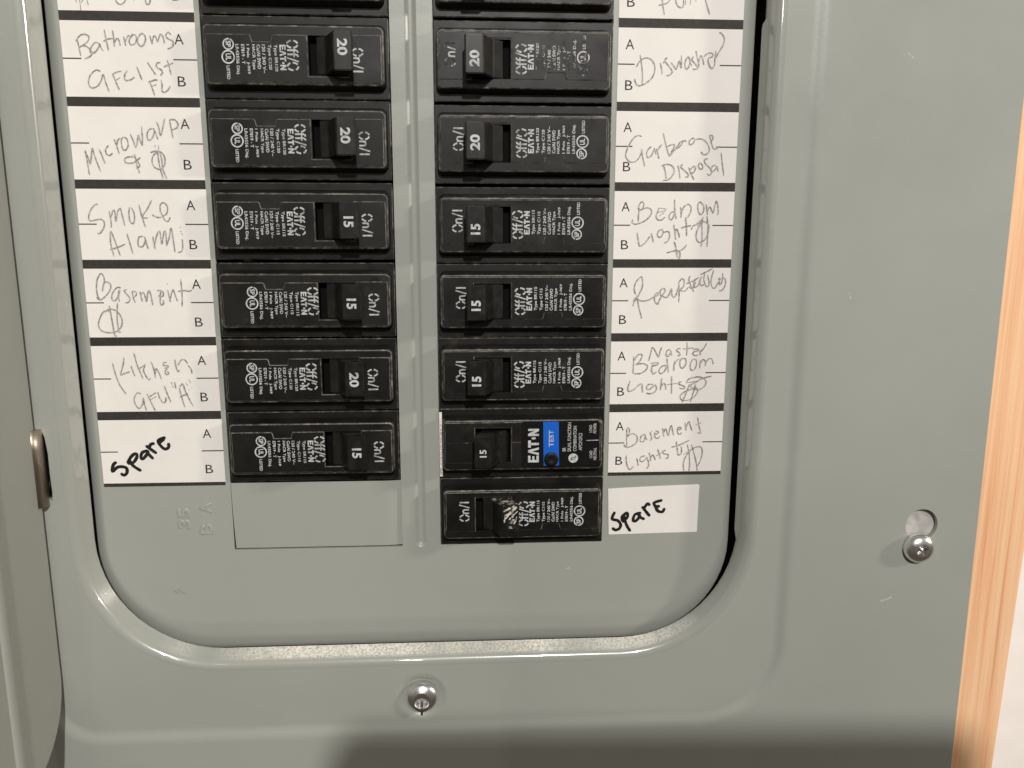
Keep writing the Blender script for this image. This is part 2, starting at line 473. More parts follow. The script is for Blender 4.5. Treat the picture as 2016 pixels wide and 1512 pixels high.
# pen strokes on the labels, mm across and down the panel
WRITING = {
 'cut_left': ('pencil', [[5.6,21.0,6.0,21.7],[6.8,19.2,6.9,24.0],[7.2,21.7,7.9,20.9],[8.9,20.0,9.3,22.4],[17.6,20.5,18.1,21.6,19.1,22.0,20.2,21.4,20.8,20.4],[23.2,19.8,23.3,20.8],[26.6,20.0,26.8,21.5,27.4,21.9,28.0,21.3,28.2,20.3]]),
 'Bathrooms': ('pencil', [[5.0,32.7,5.3,34.7,5.6,37.3],[4.5,33.0,5.9,31.3,7.5,30.9,8.6,31.6,8.2,32.9,6.6,34.1,5.5,34.7],[6.0,34.3,7.5,34.4,8.9,35.6,9.1,36.5,8.4,37.4,6.8,38.1],[11.5,33.5,10.3,33.3,9.2,34.4,8.6,35.6,8.8,36.3,10.1,36.1,11.3,34.6,11.7,33.6,12.0,34.8,12.6,35.7],[13.4,29.4,13.8,32.5,14.2,35.5],[12.8,32.9,14.7,32.1,16.1,32.1],[15.9,29.6,16.1,32.2,16.1,34.4],[16.2,33.1,17.0,32.0,17.6,32.3,17.9,34.1],[19.1,31.4,19.4,32.8,19.6,34.1],[19.6,32.8,20.3,31.4,21.1,31.0],[21.9,30.8,20.8,32.4,21.0,33.6,22.2,33.6,23.0,32.4,22.8,30.9,21.6,30.8],[24.4,30.5,23.3,32.1,23.5,33.6,24.5,34.2,25.5,33.0,25.8,31.5,25.1,30.4,24.2,30.6],[27.2,30.9,27.4,32.2,27.8,33.5],[27.7,32.9,28.4,31.1,29.0,31.4,29.4,32.9],[29.4,32.9,30.0,31.3,30.6,30.5,31.2,31.4,31.5,33.2],[33.6,30.6,33.0,29.9,32.2,30.5,32.3,31.5,33.3,32.1,34.2,32.8,33.9,34.0,32.6,34.8,32.5,34.5]]),
 'GFCI_first_floor': ('pencil', [[11.2,41.8,9.9,41.4,8.2,42.7,7.3,44.6,7.4,46.1,8.4,46.8,10.1,46.0,11.3,44.2,11.9,42.7,12.5,45.1,13.3,47.8],[14.8,42.4,15.5,44.5,16.5,47.2],[14.8,42.5,16.3,41.9,17.6,41.6],[15.5,44.5,17.1,43.5],[19.4,41.4,18.6,42.6,18.4,44.0,19.3,44.4,20.8,43.9,21.4,43.3],[22.4,40.2,23.1,42.3,23.7,44.2],[25.8,38.9,26.9,40.7,28.1,42.6],[29.8,39.0,28.9,39.0,28.4,39.9,28.8,40.5,29.8,41.0,30.2,41.9,29.5,42.8],[31.9,38.1,32.4,40.0,32.8,42.6],[30.7,40.2,32.1,39.6,33.7,39.0],[26.0,44.6,26.7,46.7,27.3,49.0],[25.6,44.8,27.9,44.1,28.5,44.3],[26.5,46.1,28.1,45.5],[29.6,44.0,29.8,45.8,29.6,47.3,30.4,47.8,31.6,47.0,32.3,45.9]]),
 'Microwave': ('pencil', [[4.2,65.7,4.6,69.4,4.9,73.3],[4.3,65.8,4.9,67.8,5.5,69.9,6.0,67.5,6.5,65.0,6.9,66.9,7.6,69.4,8.5,72.2],[8.6,65.3,9.4,67.5,10.1,69.8],[11.7,64.1,10.7,65.3,10.7,66.7,11.7,67.2,12.7,66.5],[13.6,62.2,14.1,64.0,14.8,66.8],[14.2,64.3,14.7,62.5,15.5,61.8],[16.3,61.5,15.7,62.8,16.0,65.2,16.9,65.5,17.8,64.0,17.5,62.1,16.5,61.5],[18.7,60.6,19.5,62.7,20.1,64.6,20.8,62.7,21.2,60.9,21.7,62.7,22.1,64.0,22.4,61.8,22.4,58.2],[25.8,58.8,24.6,59.3,23.9,60.8,24.2,62.4,25.4,61.8,26.3,59.9,26.1,58.7],[26.4,59.3,26.9,61.1,27.2,62.2],[27.2,56.8,27.8,58.6,28.1,61.0,29.1,58.3,29.8,55.7],[31.3,56.1,31.6,58.9,32.0,61.7],[31.3,56.1,32.9,56.1,33.8,57.4,33.3,58.6,31.7,59.2],[19.5,66.8,19.8,68.7,20.1,70.8,20.7,72.7],[21.3,67.7,19.6,69.1,17.7,69.6,16.4,69.2,16.5,68.1,17.8,67.6,19.4,67.7,20.5,69.3,20.8,70.5,19.7,71.2],[26.8,66.0,25.2,67.4,24.9,69.6,25.9,71.1,27.5,71.3,28.7,69.9,28.9,67.7,27.9,66.1,26.5,65.8,25.2,66.0,24.6,66.3],[26.7,65.2,26.9,68.3,27.2,71.1,27.9,74.3],[27.4,65.5,27.9,68.3,28.1,71.7,29.1,74.3],[26.2,63.8,26.1,64.6],[27.3,63.9,27.2,65.2]]),
 'Smoke_Alarms': ('pencil', [[6.7,82.6,5.8,82.6,4.3,84.2,3.4,86.4,3.7,87.7,5.6,87.4,7.2,87.2,8.1,88.0,8.0,89.6,6.5,91.7,5.7,91.5],[10.0,84.5,10.3,87.4,10.3,89.9],[10.5,86.4,11.2,84.5,11.8,84.8,11.9,88.0,12.7,84.8,13.6,83.8,13.9,85.1,14.6,89.3],[16.6,83.3,16.2,85.1,16.3,87.7,17.2,88.6,17.8,87.3,17.8,85.1,17.1,83.5],[19.6,82.5,20.1,85.7,21.1,89.7],[23.7,81.1,22.2,83.8,20.8,85.6,20.5,86.7,22.1,86.7],[23.5,85.7,24.9,86.5,26.4,86.5],[26.5,86.3,28.1,85.4,28.6,83.5,27.8,82.0,26.6,82.2,26.2,83.5,26.4,85.1,27.4,87.3,28.4,87.8,29.2,86.5],[9.9,90.9,9.6,94.8,10.3,99.1],[10.1,90.9,11.1,94.4,12.3,98.8],[9.2,96.9,11.6,96.2,14.2,95.1],[15.0,91.7,15.7,94.8,16.4,98.2],[20.2,92.6,18.9,92.8,18.3,94.4,18.6,95.9,19.9,95.7,20.7,93.8,20.5,92.8],[20.8,93.4,21.1,95.4,21.5,96.7],[23.2,92.6,23.4,94.7,23.6,96.7],[23.5,95.4,24.4,92.5,25.0,91.2],[25.1,91.2,25.6,91.2,25.8,95.1,26.4,93.1,26.9,91.2,27.4,91.5,27.4,95.7],[27.4,95.4,28.4,93.1,29.2,89.9,29.6,93.4,29.9,97.7],[32.1,89.5,32.4,89.9],[32.2,90.8,32.3,91.2],[32.4,91.7,32.8,92.1],[32.5,93.4,32.5,96.0,31.9,97.5,30.8,97.7]]),
 'Basement': ('pencil', [[5.6,104.4,4.3,106.4,3.8,109.0,3.8,111.3,4.4,113.1],[5.6,104.4,6.3,105.3,6.5,107.0,6.0,108.7,5.5,110.5],[5.5,110.5,5.9,108.7,6.7,107.4,8.0,107.7,8.4,109.0,7.4,111.0,5.5,112.8,4.4,113.2,3.5,112.3],[11.6,109.3,10.4,109.2,9.1,110.5,8.4,112.2,8.6,113.5,9.7,113.2,10.8,111.3,11.2,109.9],[10.9,109.9,10.6,111.9,10.7,114.0],[13.4,109.8,12.6,110.2,13.0,111.0,14.1,112.5,13.9,113.8,12.9,114.2,12.7,114.0],[15.1,110.2,15.3,112.5,15.8,114.2],[15.2,110.5,16.2,110.6,16.4,111.5,15.5,112.5],[17.6,110.5,17.9,112.5,18.1,113.8],[17.8,111.9,18.5,110.8,19.0,111.4,19.3,113.1,19.5,113.7,20.1,111.1,20.6,110.2,21.1,112.2,21.4,115.0],[23.1,110.2,24.3,110.2,25.1,110.8,24.9,112.0,23.8,112.2,23.5,111.7],[24.3,110.5,24.0,112.5,23.9,114.0,24.2,115.0,25.0,114.3,24.8,113.1],[26.5,108.2,26.8,107.8],[26.6,109.9,26.9,112.0,27.2,114.0],[27.1,113.4,27.7,111.4,28.4,109.9,28.9,111.7,29.5,113.7],[31.0,106.5,31.2,110.2,30.9,115.5],[29.9,110.5,31.9,110.2,33.3,110.4,34.5,110.1],[7.4,116.8,5.4,117.1,4.0,119.2,3.3,121.5,4.0,123.3,5.9,124.0,8.5,123.9,10.4,122.4,11.1,120.4,10.6,118.3,9.2,116.7,7.2,116.3,5.7,117.3],[7.3,115.0,7.6,118.0,7.9,121.2,8.2,124.5,8.8,125.4],[10.1,114.2,9.7,117.2,9.5,120.4,9.7,123.6,10.3,124.0]]),
 'Kitchen': ('pencil', [[6.7,134.2,7.2,137.6,8.4,141.8,10.3,145.0],[10.6,132.5,10.0,135.2,9.0,138.3,10.2,137.9,12.1,137.3],[12.6,135.3,13.1,137.3,13.7,138.9],[13.9,130.9,14.5,134.3,15.2,136.7,16.2,139.7],[14.6,136.4,15.5,136.1,17.4,134.9],[17.2,135.5,16.6,136.7,17.1,138.5,18.1,140.1,18.6,139.4],[19.3,133.9,20.1,136.8,20.3,139.5],[20.3,138.3,20.7,136.4,21.4,137.1,22.3,140.1],[24.4,134.1,23.3,134.5,23.4,135.3,24.6,135.3,24.8,135.7,23.6,136.3],[24.6,136.3,23.7,137.2,24.0,138.4,24.8,138.0,24.4,137.2],[27.2,133.2,27.3,135.3,27.9,137.3,28.5,136.8],[28.0,135.3,29.3,133.4,30.5,133.5,31.3,134.7],[31.4,135.3,32.3,136.6,32.5,138.1],[15.1,144.9,14.1,144.5,13.2,145.4,12.7,147.2,13.2,149.0,14.2,149.9,15.4,148.4,15.8,146.3,16.0,148.4,16.5,150.7],[17.1,144.9,18.1,147.5,19.4,150.8],[17.8,146.0,19.3,145.0,20.1,144.5],[18.0,146.9,20.1,145.9],[20.7,144.2,21.2,146.4,22.1,147.9,23.0,147.6,23.3,146.1],[23.0,142.1,23.7,144.6,24.8,147.9],[25.4,140.9,25.7,141.8],[25.8,142.2,25.9,142.8],[26.5,140.9,26.7,142.2,26.7,143.2],[27.9,142.8,28.4,145.8,29.3,149.7],[28.1,142.6,29.2,141.6,29.9,144.3,32.1,149.4],[27.8,146.1,29.5,145.4,30.7,144.9],[30.2,141.3,30.8,142.2],[31.3,140.1,31.8,141.3],[31.0,143.5,31.2,143.8],[32.0,142.8,32.2,143.2]]),
 'Spare_left': ('marker', [[4.6,168.8,3.8,169.6,3.3,171.9,5.2,170.4,7.0,170.3,8.2,170.9,8.1,172.5,7.1,173.3,6.4,172.9],[9.5,168.3,10.2,169.7,11.3,170.7,12.6,171.6],[8.8,168.7,9.9,166.9,11.2,165.8,12.0,166.0,11.8,167.2,10.6,168.8,9.1,169.1],[15.1,164.8,13.8,165.4,13.3,166.9,13.8,167.6,14.9,166.6,15.8,165.1,15.1,164.8],[15.7,165.7,17.1,167.3],[15.6,163.2,16.9,164.3,18.3,165.4],[16.4,163.5,16.9,162.5,17.8,162.2],[21.6,160.2,19.5,161.2,20.2,163.0,21.6,164.2,22.8,163.6,22.9,162.5],[19.9,161.9,21.3,160.8]]),
 'Pump': ('pencil', [[188.8,17.2,189.1,19.4,189.7,22.2],[187.7,19.4,190.3,18.8,191.4,17.7],[193.0,17.1,193.8,19.3,195.1,20.0,195.8,19.3,195.8,17.4],[196.4,19.1,196.6,17.4],[198.0,19.0,198.2,17.3],[199.9,18.1,199.7,17.2],[202.8,17.0,203.7,19.7,204.5,22.0]]),
 'Diswasher': ('pencil', [[182.2,34.4,182.8,37.7,183.2,41.3,183.1,43.7],[181.1,38.3,182.0,36.6,184.0,35.4,186.0,36.0,187.1,37.9,187.0,40.1,185.8,42.1,183.4,43.7,181.6,43.9,180.7,42.5,180.8,41.9],[188.9,36.8,189.4,38.7,189.6,40.4],[189.9,37.0,191.0,35.2,190.4,36.1,191.0,37.0,192.5,38.7,192.9,39.8,191.7,40.8,191.1,40.5],[192.4,36.7,193.4,37.8,194.2,38.8,194.8,37.0,195.3,36.1,195.5,37.5,195.9,38.2,195.8,34.4],[198.3,34.7,197.5,35.5,197.0,37.2,197.5,38.7,198.3,38.0,198.7,36.4,198.2,34.8],[198.7,36.6,199.4,37.7],[199.8,34.7,199.3,35.8,200.6,37.2,201.4,38.3,200.3,38.7,199.7,38.6],[200.5,33.0,201.2,35.5,201.8,38.0],[201.6,36.6,202.1,34.4,202.9,35.7,203.3,37.4],[203.2,34.8,204.3,33.8,205.8,33.7,206.2,34.6,204.7,35.4,205.1,37.4,206.0,38.4,206.9,37.4],[207.1,32.9,206.9,35.4,206.9,37.4],[206.9,35.4,207.9,33.7,209.3,31.2,209.7,29.2,208.8,27.7,207.9,27.3]]),
 'Garbage_Disposal': ('pencil', [[183.5,60.0,182.4,59.6,180.9,60.4,179.2,63.0,178.3,65.7,179.0,67.4,180.5,68.2,182.3,67.4,183.5,65.3,183.7,63.9],[183.6,64.5,184.1,66.8,184.8,69.5],[186.9,63.1,185.9,63.9,185.3,65.3,185.8,66.6,187.0,65.9,187.8,63.8],[187.8,63.5,188.2,64.7,188.5,65.6],[188.6,63.8,189.1,65.3,189.5,66.9],[188.9,64.4,189.8,63.0,190.4,62.4],[190.7,58.8,191.9,63.2,193.0,66.3],[193.0,66.3,193.8,64.4,194.7,62.6,193.4,62.5,192.2,63.1],[193.3,66.0,194.3,64.4,195.6,63.2,196.4,61.7,197.7,61.2],[195.6,62.6,195.3,63.5,196.5,62.9,197.8,61.1,198.6,61.6],[201.3,60.5,200.4,60.4,199.5,61.4,199.8,62.4,200.9,61.9,201.3,60.8],[201.6,60.7,203.4,60.5,205.1,61.4,206.3,63.4,206.1,64.9,204.6,65.6,203.6,64.6],[206.5,61.7,207.4,60.5,207.2,59.5,206.3,59.5,206.7,60.8,207.2,62.5,208.0,63.7,209.4,63.2],[191.1,69.0,191.8,71.1,192.2,73.4],[190.5,69.3,191.8,68.8,193.7,69.0,194.8,70.5,194.4,72.2,192.9,73.7,191.2,73.9],[196.0,69.0,196.5,71.1,196.9,73.3],[197.7,68.7,196.9,69.5,198.0,70.5,199.6,71.9,199.4,72.8,198.6,72.7],[199.7,69.6,200.5,71.6,201.7,73.7],[200.2,70.5,201.4,69.3,202.0,69.9,201.4,71.3,200.5,71.6],[203.5,68.1,202.9,69.0,203.4,70.1,204.3,70.1,204.3,69.0,203.5,68.2],[206.0,66.8,204.9,67.2,205.2,68.4,206.8,69.8,207.5,71.3,206.7,72.2,205.9,71.6],[208.7,68.9,207.7,69.2,207.3,70.4,207.9,71.0,208.8,70.1,209.1,69.2,209.8,71.1],[210.4,64.8,211.0,68.6,211.7,72.3]]),
 'Bedroom_Lights': ('pencil', [[183.4,82.9,183.2,85.6,183.2,87.6],[183.0,83.5,183.4,81.8,184.3,80.9,184.9,81.8,184.5,83.2,183.4,83.8],[183.7,83.8,185.9,82.9,187.4,83.5,187.5,85.0,186.0,86.8,183.9,87.9,182.0,88.3,181.1,87.6,181.4,86.8],[190.2,82.9,189.6,84.4,189.2,85.9,190.0,86.9,191.3,86.8,192.2,85.9],[189.9,82.9,192.7,83.3],[189.8,84.4,192.4,83.8],[190.3,85.6,191.9,84.4],[195.3,80.2,195.5,83.5,196.1,86.6],[195.5,84.1,194.3,84.4,193.6,85.9,194.4,86.9,195.2,85.6,195.6,84.1],[197.4,82.6,197.7,84.4,197.7,86.2],[197.7,84.7,198.4,82.9,199.1,82.0],[199.3,82.0,200.2,81.7,201.0,82.6,200.9,84.4,199.9,86.2],[204.0,80.8,203.3,82.0,203.6,84.1,204.5,85.1,205.4,83.8,205.2,82.0,204.0,80.8],[206.1,81.7,206.5,83.5,206.7,85.2],[206.7,84.0,207.4,82.5,208.0,83.5,208.6,84.5,209.2,81.7,209.6,80.6,210.2,82.5,210.4,84.6,210.0,85.1],[182.9,91.0,183.4,93.7,183.9,95.5,185.6,94.6,187.4,92.2],[187.8,91.3,188.2,92.8,188.6,94.3],[191.7,90.1,190.3,90.4,189.9,91.9,190.7,92.7,191.7,91.6,191.8,90.4],[192.0,91.0,193.6,90.7,194.1,92.2,193.4,94.0,192.2,94.5],[195.3,88.4,195.8,90.7,196.2,93.4],[195.9,91.6,196.3,89.8,197.0,91.0,197.5,92.8],[199.3,85.9,199.7,88.9,199.9,92.2],[197.9,89.5,199.7,89.0,201.3,88.7],[201.5,90.1,201.9,88.9,203.1,88.3,204.0,87.5,205.4,86.2],[205.0,88.0,203.5,90.1,203.2,92.8,204.3,94.3,206.2,93.4,207.2,91.3,207.4,88.8,206.2,87.5,204.7,87.7,203.5,88.9],[205.3,85.8,205.0,88.5,205.2,92.5,205.0,95.8],[206.6,85.5,207.1,89.5,207.1,93.1,207.1,95.8],[193.2,97.8,196.0,97.1,197.6,97.1,199.1,96.3,200.0,95.1],[195.7,94.0,196.4,96.0,196.6,97.2,197.0,99.3],[196.9,97.1,197.8,97.8,197.8,99.3,197.4,99.8]]),
 'Receptacles': ('pencil', [[183.0,111.9,182.5,110.1,182.9,107.9,184.6,105.9,185.2,106.7,185.3,109.1,184.3,111.6,183.4,113.2,182.5,114.7,182.2,115.9],[182.3,114.4,182.8,113.2,183.7,113.2],[183.4,112.2,184.1,115.6,184.8,118.1,185.4,120.2],[183.7,113.2,184.4,113.9,186.2,114.1,188.1,113.5,189.3,112.7],[189.4,112.9,190.9,111.9,190.6,111.3,189.7,112.2,189.7,114.1,190.7,115.2,191.3,113.8,191.9,112.9],[192.4,109.8,191.5,110.7,191.9,112.6,192.5,111.9,193.2,110.7,192.9,109.8,192.1,110.1],[192.5,112.6,193.8,112.9,194.7,111.8,195.4,109.8,195.6,112.0,196.5,112.9,197.3,111.3,197.7,109.5],[197.8,107.6,198.1,111.0,198.1,114.6],[198.0,107.6,198.9,106.5,199.7,107.3,199.5,109.2,198.4,110.4,200.0,110.7,201.2,109.5],[201.7,105.5,201.3,107.0,202.1,108.9,203.2,111.0],[200.5,108.2,202.7,107.3,204.8,106.1],[201.4,109.2,202.8,109.8,203.7,107.6],[203.9,106.4,203.0,107.9,203.4,109.5,204.7,108.6,205.2,106.7],[205.8,105.8,205.2,107.0,205.6,108.9,206.8,108.3],[205.1,105.2,207.3,104.2,209.4,103.0],[206.7,104.9,206.5,107.0,207.5,109.2,208.4,108.3,207.7,105.2],[209.8,103.6,209.0,107.0,209.4,109.2,210.4,109.8,211.6,107.6],[211.5,107.0,212.1,106.4,211.9,108.6,212.8,107.7,213.0,104.6],[212.9,106.1,213.9,106.7,214.1,108.3,213.4,110.1,212.3,110.7,212.2,110.3]]),
 'Master_Bedroom': ('pencil', [[188.3,134.9,188.9,132.3,189.5,130.1,190.6,131.7,191.7,133.6,192.2,131.7,192.7,130.1],[195.7,130.9,194.6,131.4,194.4,133.0,195.2,133.3,195.9,132.1],[195.9,131.1,196.1,132.1,196.4,133.2],[199.5,130.5,198.3,130.8,198.0,131.4,199.0,132.1,199.3,132.9,198.4,133.2],[201.5,128.4,201.7,130.5,201.6,133.1],[200.2,130.8,202.7,130.5,204.0,130.5],[203.9,131.0,205.6,130.8,205.3,131.5,204.1,131.8,203.8,132.6,204.8,133.2,205.7,132.8],[206.1,131.0,206.3,132.1,206.4,133.1],[206.3,132.0,207.6,130.5,208.6,128.6],[183.0,133.2,183.0,136.1,182.9,138.7],[183.2,134.8,184.3,132.9,185.6,132.5,185.9,133.4,185.0,135.2,183.8,136.3],[184.1,136.1,186.3,135.8,187.8,136.5,187.7,137.7,185.8,139.2,183.4,139.3,182.7,138.5],[188.9,135.8,191.4,135.5,191.4,136.2,189.2,136.8],[189.8,136.2,189.4,138.1,190.1,139.5,191.2,138.7],[194.7,134.0,195.0,136.2,195.4,139.1],[194.7,136.5,193.1,136.8,192.0,138.4,192.8,139.4,194.1,138.4,194.7,136.8],[197.5,134.9,197.3,136.8,197.3,138.6],[197.4,136.5,198.1,134.9,199.1,134.2],[200.3,134.0,199.4,134.9,199.5,136.9,200.5,137.5,201.5,135.9,201.3,134.3,200.3,134.0],[204.0,134.3,203.1,135.9,203.2,137.9,204.2,138.3,205.1,136.9,205.2,135.0,204.2,134.2],[206.5,134.7,206.5,136.0,206.4,137.6],[206.5,136.3,207.4,134.5,208.3,135.3,208.3,136.9],[208.3,136.3,209.3,134.4,210.6,134.4,211.2,136.3],[182.0,141.8,181.3,144.2,181.5,145.6,183.3,145.0,185.3,143.2,186.1,143.0],[186.3,143.0,186.3,144.6,186.6,146.1],[190.1,143.2,188.5,143.2,187.8,144.6,189.0,144.9,190.6,143.4],[190.9,143.2,191.4,144.7,190.6,146.1,188.6,146.5,187.9,146.1],[193.1,141.0,193.0,143.1,192.8,145.3],[193.0,143.9,194.0,142.9,194.6,143.7,194.7,145.1],[196.6,140.2,196.7,143.1,196.8,146.6],[195.2,143.3,198.6,142.9],[200.2,142.3,199.2,142.7,199.5,143.3,201.1,143.9,201.3,144.8,199.5,144.6],[201.9,142.3,203.4,141.1,206.7,140.7,208.8,142.0,208.4,144.0,206.5,145.2,204.4,144.8,203.5,143.6,205.5,142.4,207.5,141.2,210.9,140.4],[204.8,144.8,202.0,145.6,200.0,147.2,200.5,148.8,202.9,148.9,205.3,147.3,206.1,145.2,204.8,144.2],[203.1,143.2,202.0,146.4,200.7,149.7],[205.2,143.2,204.5,146.4,203.6,149.7],[201.9,142.7,205.5,142.2],[202.8,145.6,205.6,144.4]]),
 'Basement_Lights': ('pencil', [[181.3,158.7,181.3,162.3,181.5,165.6],[181.1,159.3,181.9,158.7,182.3,160.2,181.6,161.8,183.4,160.8,185.0,161.9,184.9,164.0,183.1,165.4,181.3,165.8,180.4,164.8],[187.7,161.1,186.5,161.9,186.2,163.6,187.3,163.8,187.9,162.3,187.9,161.1,188.1,162.3,188.6,163.2],[189.5,160.3,190.2,162.0,190.2,163.0,189.6,163.4],[190.1,160.3,190.6,160.0],[191.5,159.9,192.6,160.3,192.0,161.2,191.3,160.7,191.6,162.4,192.6,162.6,193.2,161.8],[194.1,158.9,194.4,160.8,194.7,162.2],[194.5,161.0,195.2,159.1,195.8,160.8,196.3,161.6,196.8,158.7,197.3,158.1,197.7,160.0,198.1,161.6],[199.3,159.6,200.7,159.4,200.5,158.8,199.5,159.0,199.6,160.8,200.4,161.3,201.0,160.6],[202.1,157.1,202.3,158.8,202.6,160.0],[202.4,159.2,203.3,156.7,203.9,158.0,204.7,160.1],[206.5,155.1,207.0,158.0,207.8,160.9,206.7,160.7],[205.8,158.0,207.8,157.2],[181.3,168.7,181.6,171.9,182.7,174.0,184.1,172.8],[185.1,169.8,185.5,171.1,185.8,172.6],[188.1,169.0,186.7,169.4,186.3,170.7,187.4,171.1,188.6,169.9],[188.6,169.3,189.4,171.2,189.5,172.8,188.7,173.7],[189.5,167.8,190.0,169.5,190.2,171.0],[190.1,169.9,190.8,168.7,191.4,169.5,191.9,170.6],[192.6,166.6,193.3,168.7,193.7,170.2],[192.0,169.1,194.3,167.9],[195.5,167.1,194.4,167.4,194.9,168.3,196.4,168.7,196.4,169.8,195.6,170.0],[197.5,166.0,200.3,165.2,204.0,163.4],[199.1,163.8,199.5,165.8,200.1,168.8,201.1,168.4,201.2,166.7,201.0,165.7],[202.4,174.8,202.1,171.8,203.4,168.4,205.8,166.3,208.0,166.0,208.7,167.7,208.2,171.0,206.9,173.5],[203.2,165.1,204.0,168.4,204.3,172.2,204.2,174.8],[204.7,165.1,205.9,168.9,206.8,172.3,207.2,174.8],[201.9,168.8,204.1,167.2]]),
 'Spare_right': ('marker', [[177.6,190.1,177.0,191.4,177.0,192.5,178.9,193.0,180.0,194.5,179.6,196.0,178.2,196.6,177.3,196.0],[180.6,193.0,180.5,191.5,182.2,190.2,182.4,191.7,181.0,193.4],[181.2,191.5,182.1,194.6,183.4,196.8],[186.9,190.3,185.1,190.9,184.5,192.9,185.4,193.3,186.6,192.0,186.7,190.5],[186.5,191.0,187.4,192.1,188.3,192.5],[187.9,188.2,189.2,189.9,190.3,191.2],[188.3,188.6,189.5,186.9,190.2,187.2],[194.5,185.7,192.0,186.5,192.5,187.8,193.7,187.9],[192.5,187.8,193.4,189.6,195.1,190.0,195.7,189.0]]),
}
# ------------------------------------------------------------------ the panel: cover, dead front, door
def PX(X): return X - 108.4
def PZ(v): return 130.0 - v
def outline(x0, x1, v0, v1, R, n=10):
    return rr(PX(x0), PX(x1), PZ(v1), PZ(v0), R, n)

panel = thing("electrical_panel", "grey enamel breaker panel with rounded door opening and open door", "panel", V(108.4, 330, 0))
AT = -panel.location

TRIM_R = 307.4
BOX = (-4.2, 221.7, -46.0, 237.8)                     # back edge of the rolled rim
def rim(o, R=42.0):
    return outline(BOX[0] - o, BOX[1] + o, BOX[2] - o, BOX[3] + o, (R + o, R + o, 12 + o, 12 + o), 14)
# rolled rim
mb = MB()
RD = 7.8                                             # face of the border
prof = [(0.0, 1.0), (.10, 1.25), (.8, 3.0), (1.6, 5.0), (1.92, 5.8), (2.05, 6.1), (2.4, 6.7), (2.85, 7.15), (3.5, 7.55), (4.2, 7.74), (4.9, RD), (5.5, RD)]
rl = [(rim(o), d) for o, d in reversed(prof)]
edge = outline(BOX[0], BOX[1] + .8, BOX[2], BOX[3], (42, 42, 12, 12), 14)     # the right flank stops short, the lip below goes on
edge2 = outline(BOX[0] - .10, BOX[1] + .8, BOX[2] - .1, BOX[3] + .1, (42.1, 42.1, 12.1, 12.1), 14)
mb.rings(rl[:-2] + [(edge2, 1.9), (edge, 1.4)])
mb.rings([(edge, 1.4), (outline(BOX[0] - .8, BOX[1] + 1.8, BOX[2] - .8, BOX[3] + .8, (42.8, 42.8, 12.8, 12.8), 14), 1.6)])
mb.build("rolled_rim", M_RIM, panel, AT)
# raised border of the cover between the rim and the stamped step
step0 = lambda o: outline(-18.0 - o, 235.7 + o, -64 - o, 264.9 + o, (13 + o, 26 + o, 20 + o, 20 + o), 10)
screw_c = (PX(107.9), PZ(255.3))
slot_hole = [(PX(x + .9), PZ(v - .8)) for x, v in ((-15.9, 157.2), (-15.3, 156.6), (-14.7, 158.5), (-14.2, 164), (-14.25, 172), (-14.1, 177.5), (-14.4, 180.6),
             (-15.6, 179.2), (-15.4, 174.5), (-15.9, 172.4), (-15.5, 169.0), (-15.9, 166.5), (-15.6, 163.0), (-16.0, 160.0))][::-1]
mb = MB()
mb.poly(step0(-.4), [rim(5.5), circle(*screw_c, 9.4, 32), slot_hole], RD, smooth=True)
mb.rings([(circle(*screw_c, r_, 32), d_) for r_, d_ in ((9.4, RD), (8.8, RD - .03), (8.0, RD - .25), (7.2, RD - .75), (6.5, RD - 1.3), (5.9, RD - 1.55), (5.2, RD - 1.6))])
mb.poly(circle(*screw_c, 5.2, 32), [circle(*screw_c, 2.0, 16)], RD - 1.6, smooth=True)
mb.rings([(slot_hole, RD), (slot_hole, RD - 1.5)], smooth=False)
mb.build("border", M_GREY, panel, AT)
# outer face of the cover, stepped forward
kx, kv = 286.9, 193.6
OD = RD + 1.0                                        # outer face of the cover
key = []
for k in range(25):
    a = math.radians(-60 + 300.0 * k / 24)
    key.append((PX(kx) + 5.9 * math.cos(a), PZ(kv) + 5.9 * math.sin(a)))
key += [(PX(kx) - 2.9, PZ(kv + 9.0))] + [(PX(kx) + 2.9 * math.cos(math.radians(a)), PZ(kv + 10.5) + 2.9 * math.sin(math.radians(a))) for a in range(195, 346, 15)] + [(PX(kx) + 2.9, PZ(kv + 9.0))]
mb = MB()
st = [(-.4, RD), (0, RD + .01), (1.0, RD + .10), (2.0, RD + .38), (3.0, RD + .70), (4.0, RD + .92), (5.0, OD), (5.6, OD)]
mb.rings([(step0(o), d) for o, d in reversed(st)])
outer = [(PX(-62), PZ(338)), (PX(TRIM_R + .9), PZ(338)), (PX(TRIM_R - 1.2), PZ(-88)), (PX(-62), PZ(-88))]
mb.poly(outer, [step0(5.6), key], OD, smooth=True)
mb.rings([(key, OD), (key, OD - 1.6)], smooth=False)
o2 = [(x + (.35 if x > 0 else -.35), z) for x, z in outer]
mb.rings([(o2, OD - .35), (outer, OD)], smooth=False)
mb.rings([(o2, OD - 1.6), (o2, OD - .35)], smooth=False)
mb.build("cover_face", M_GREY, panel, AT)
# steel plate seen through the keyhole
mb = MB(); mb.box(PX(kx - 14), PX(kx + 14), PZ(kv + 24), PZ(kv - 16), OD - 3.4, OD - 2.0)
mb.build("mounting_plate", M_PLATE, panel, AT)

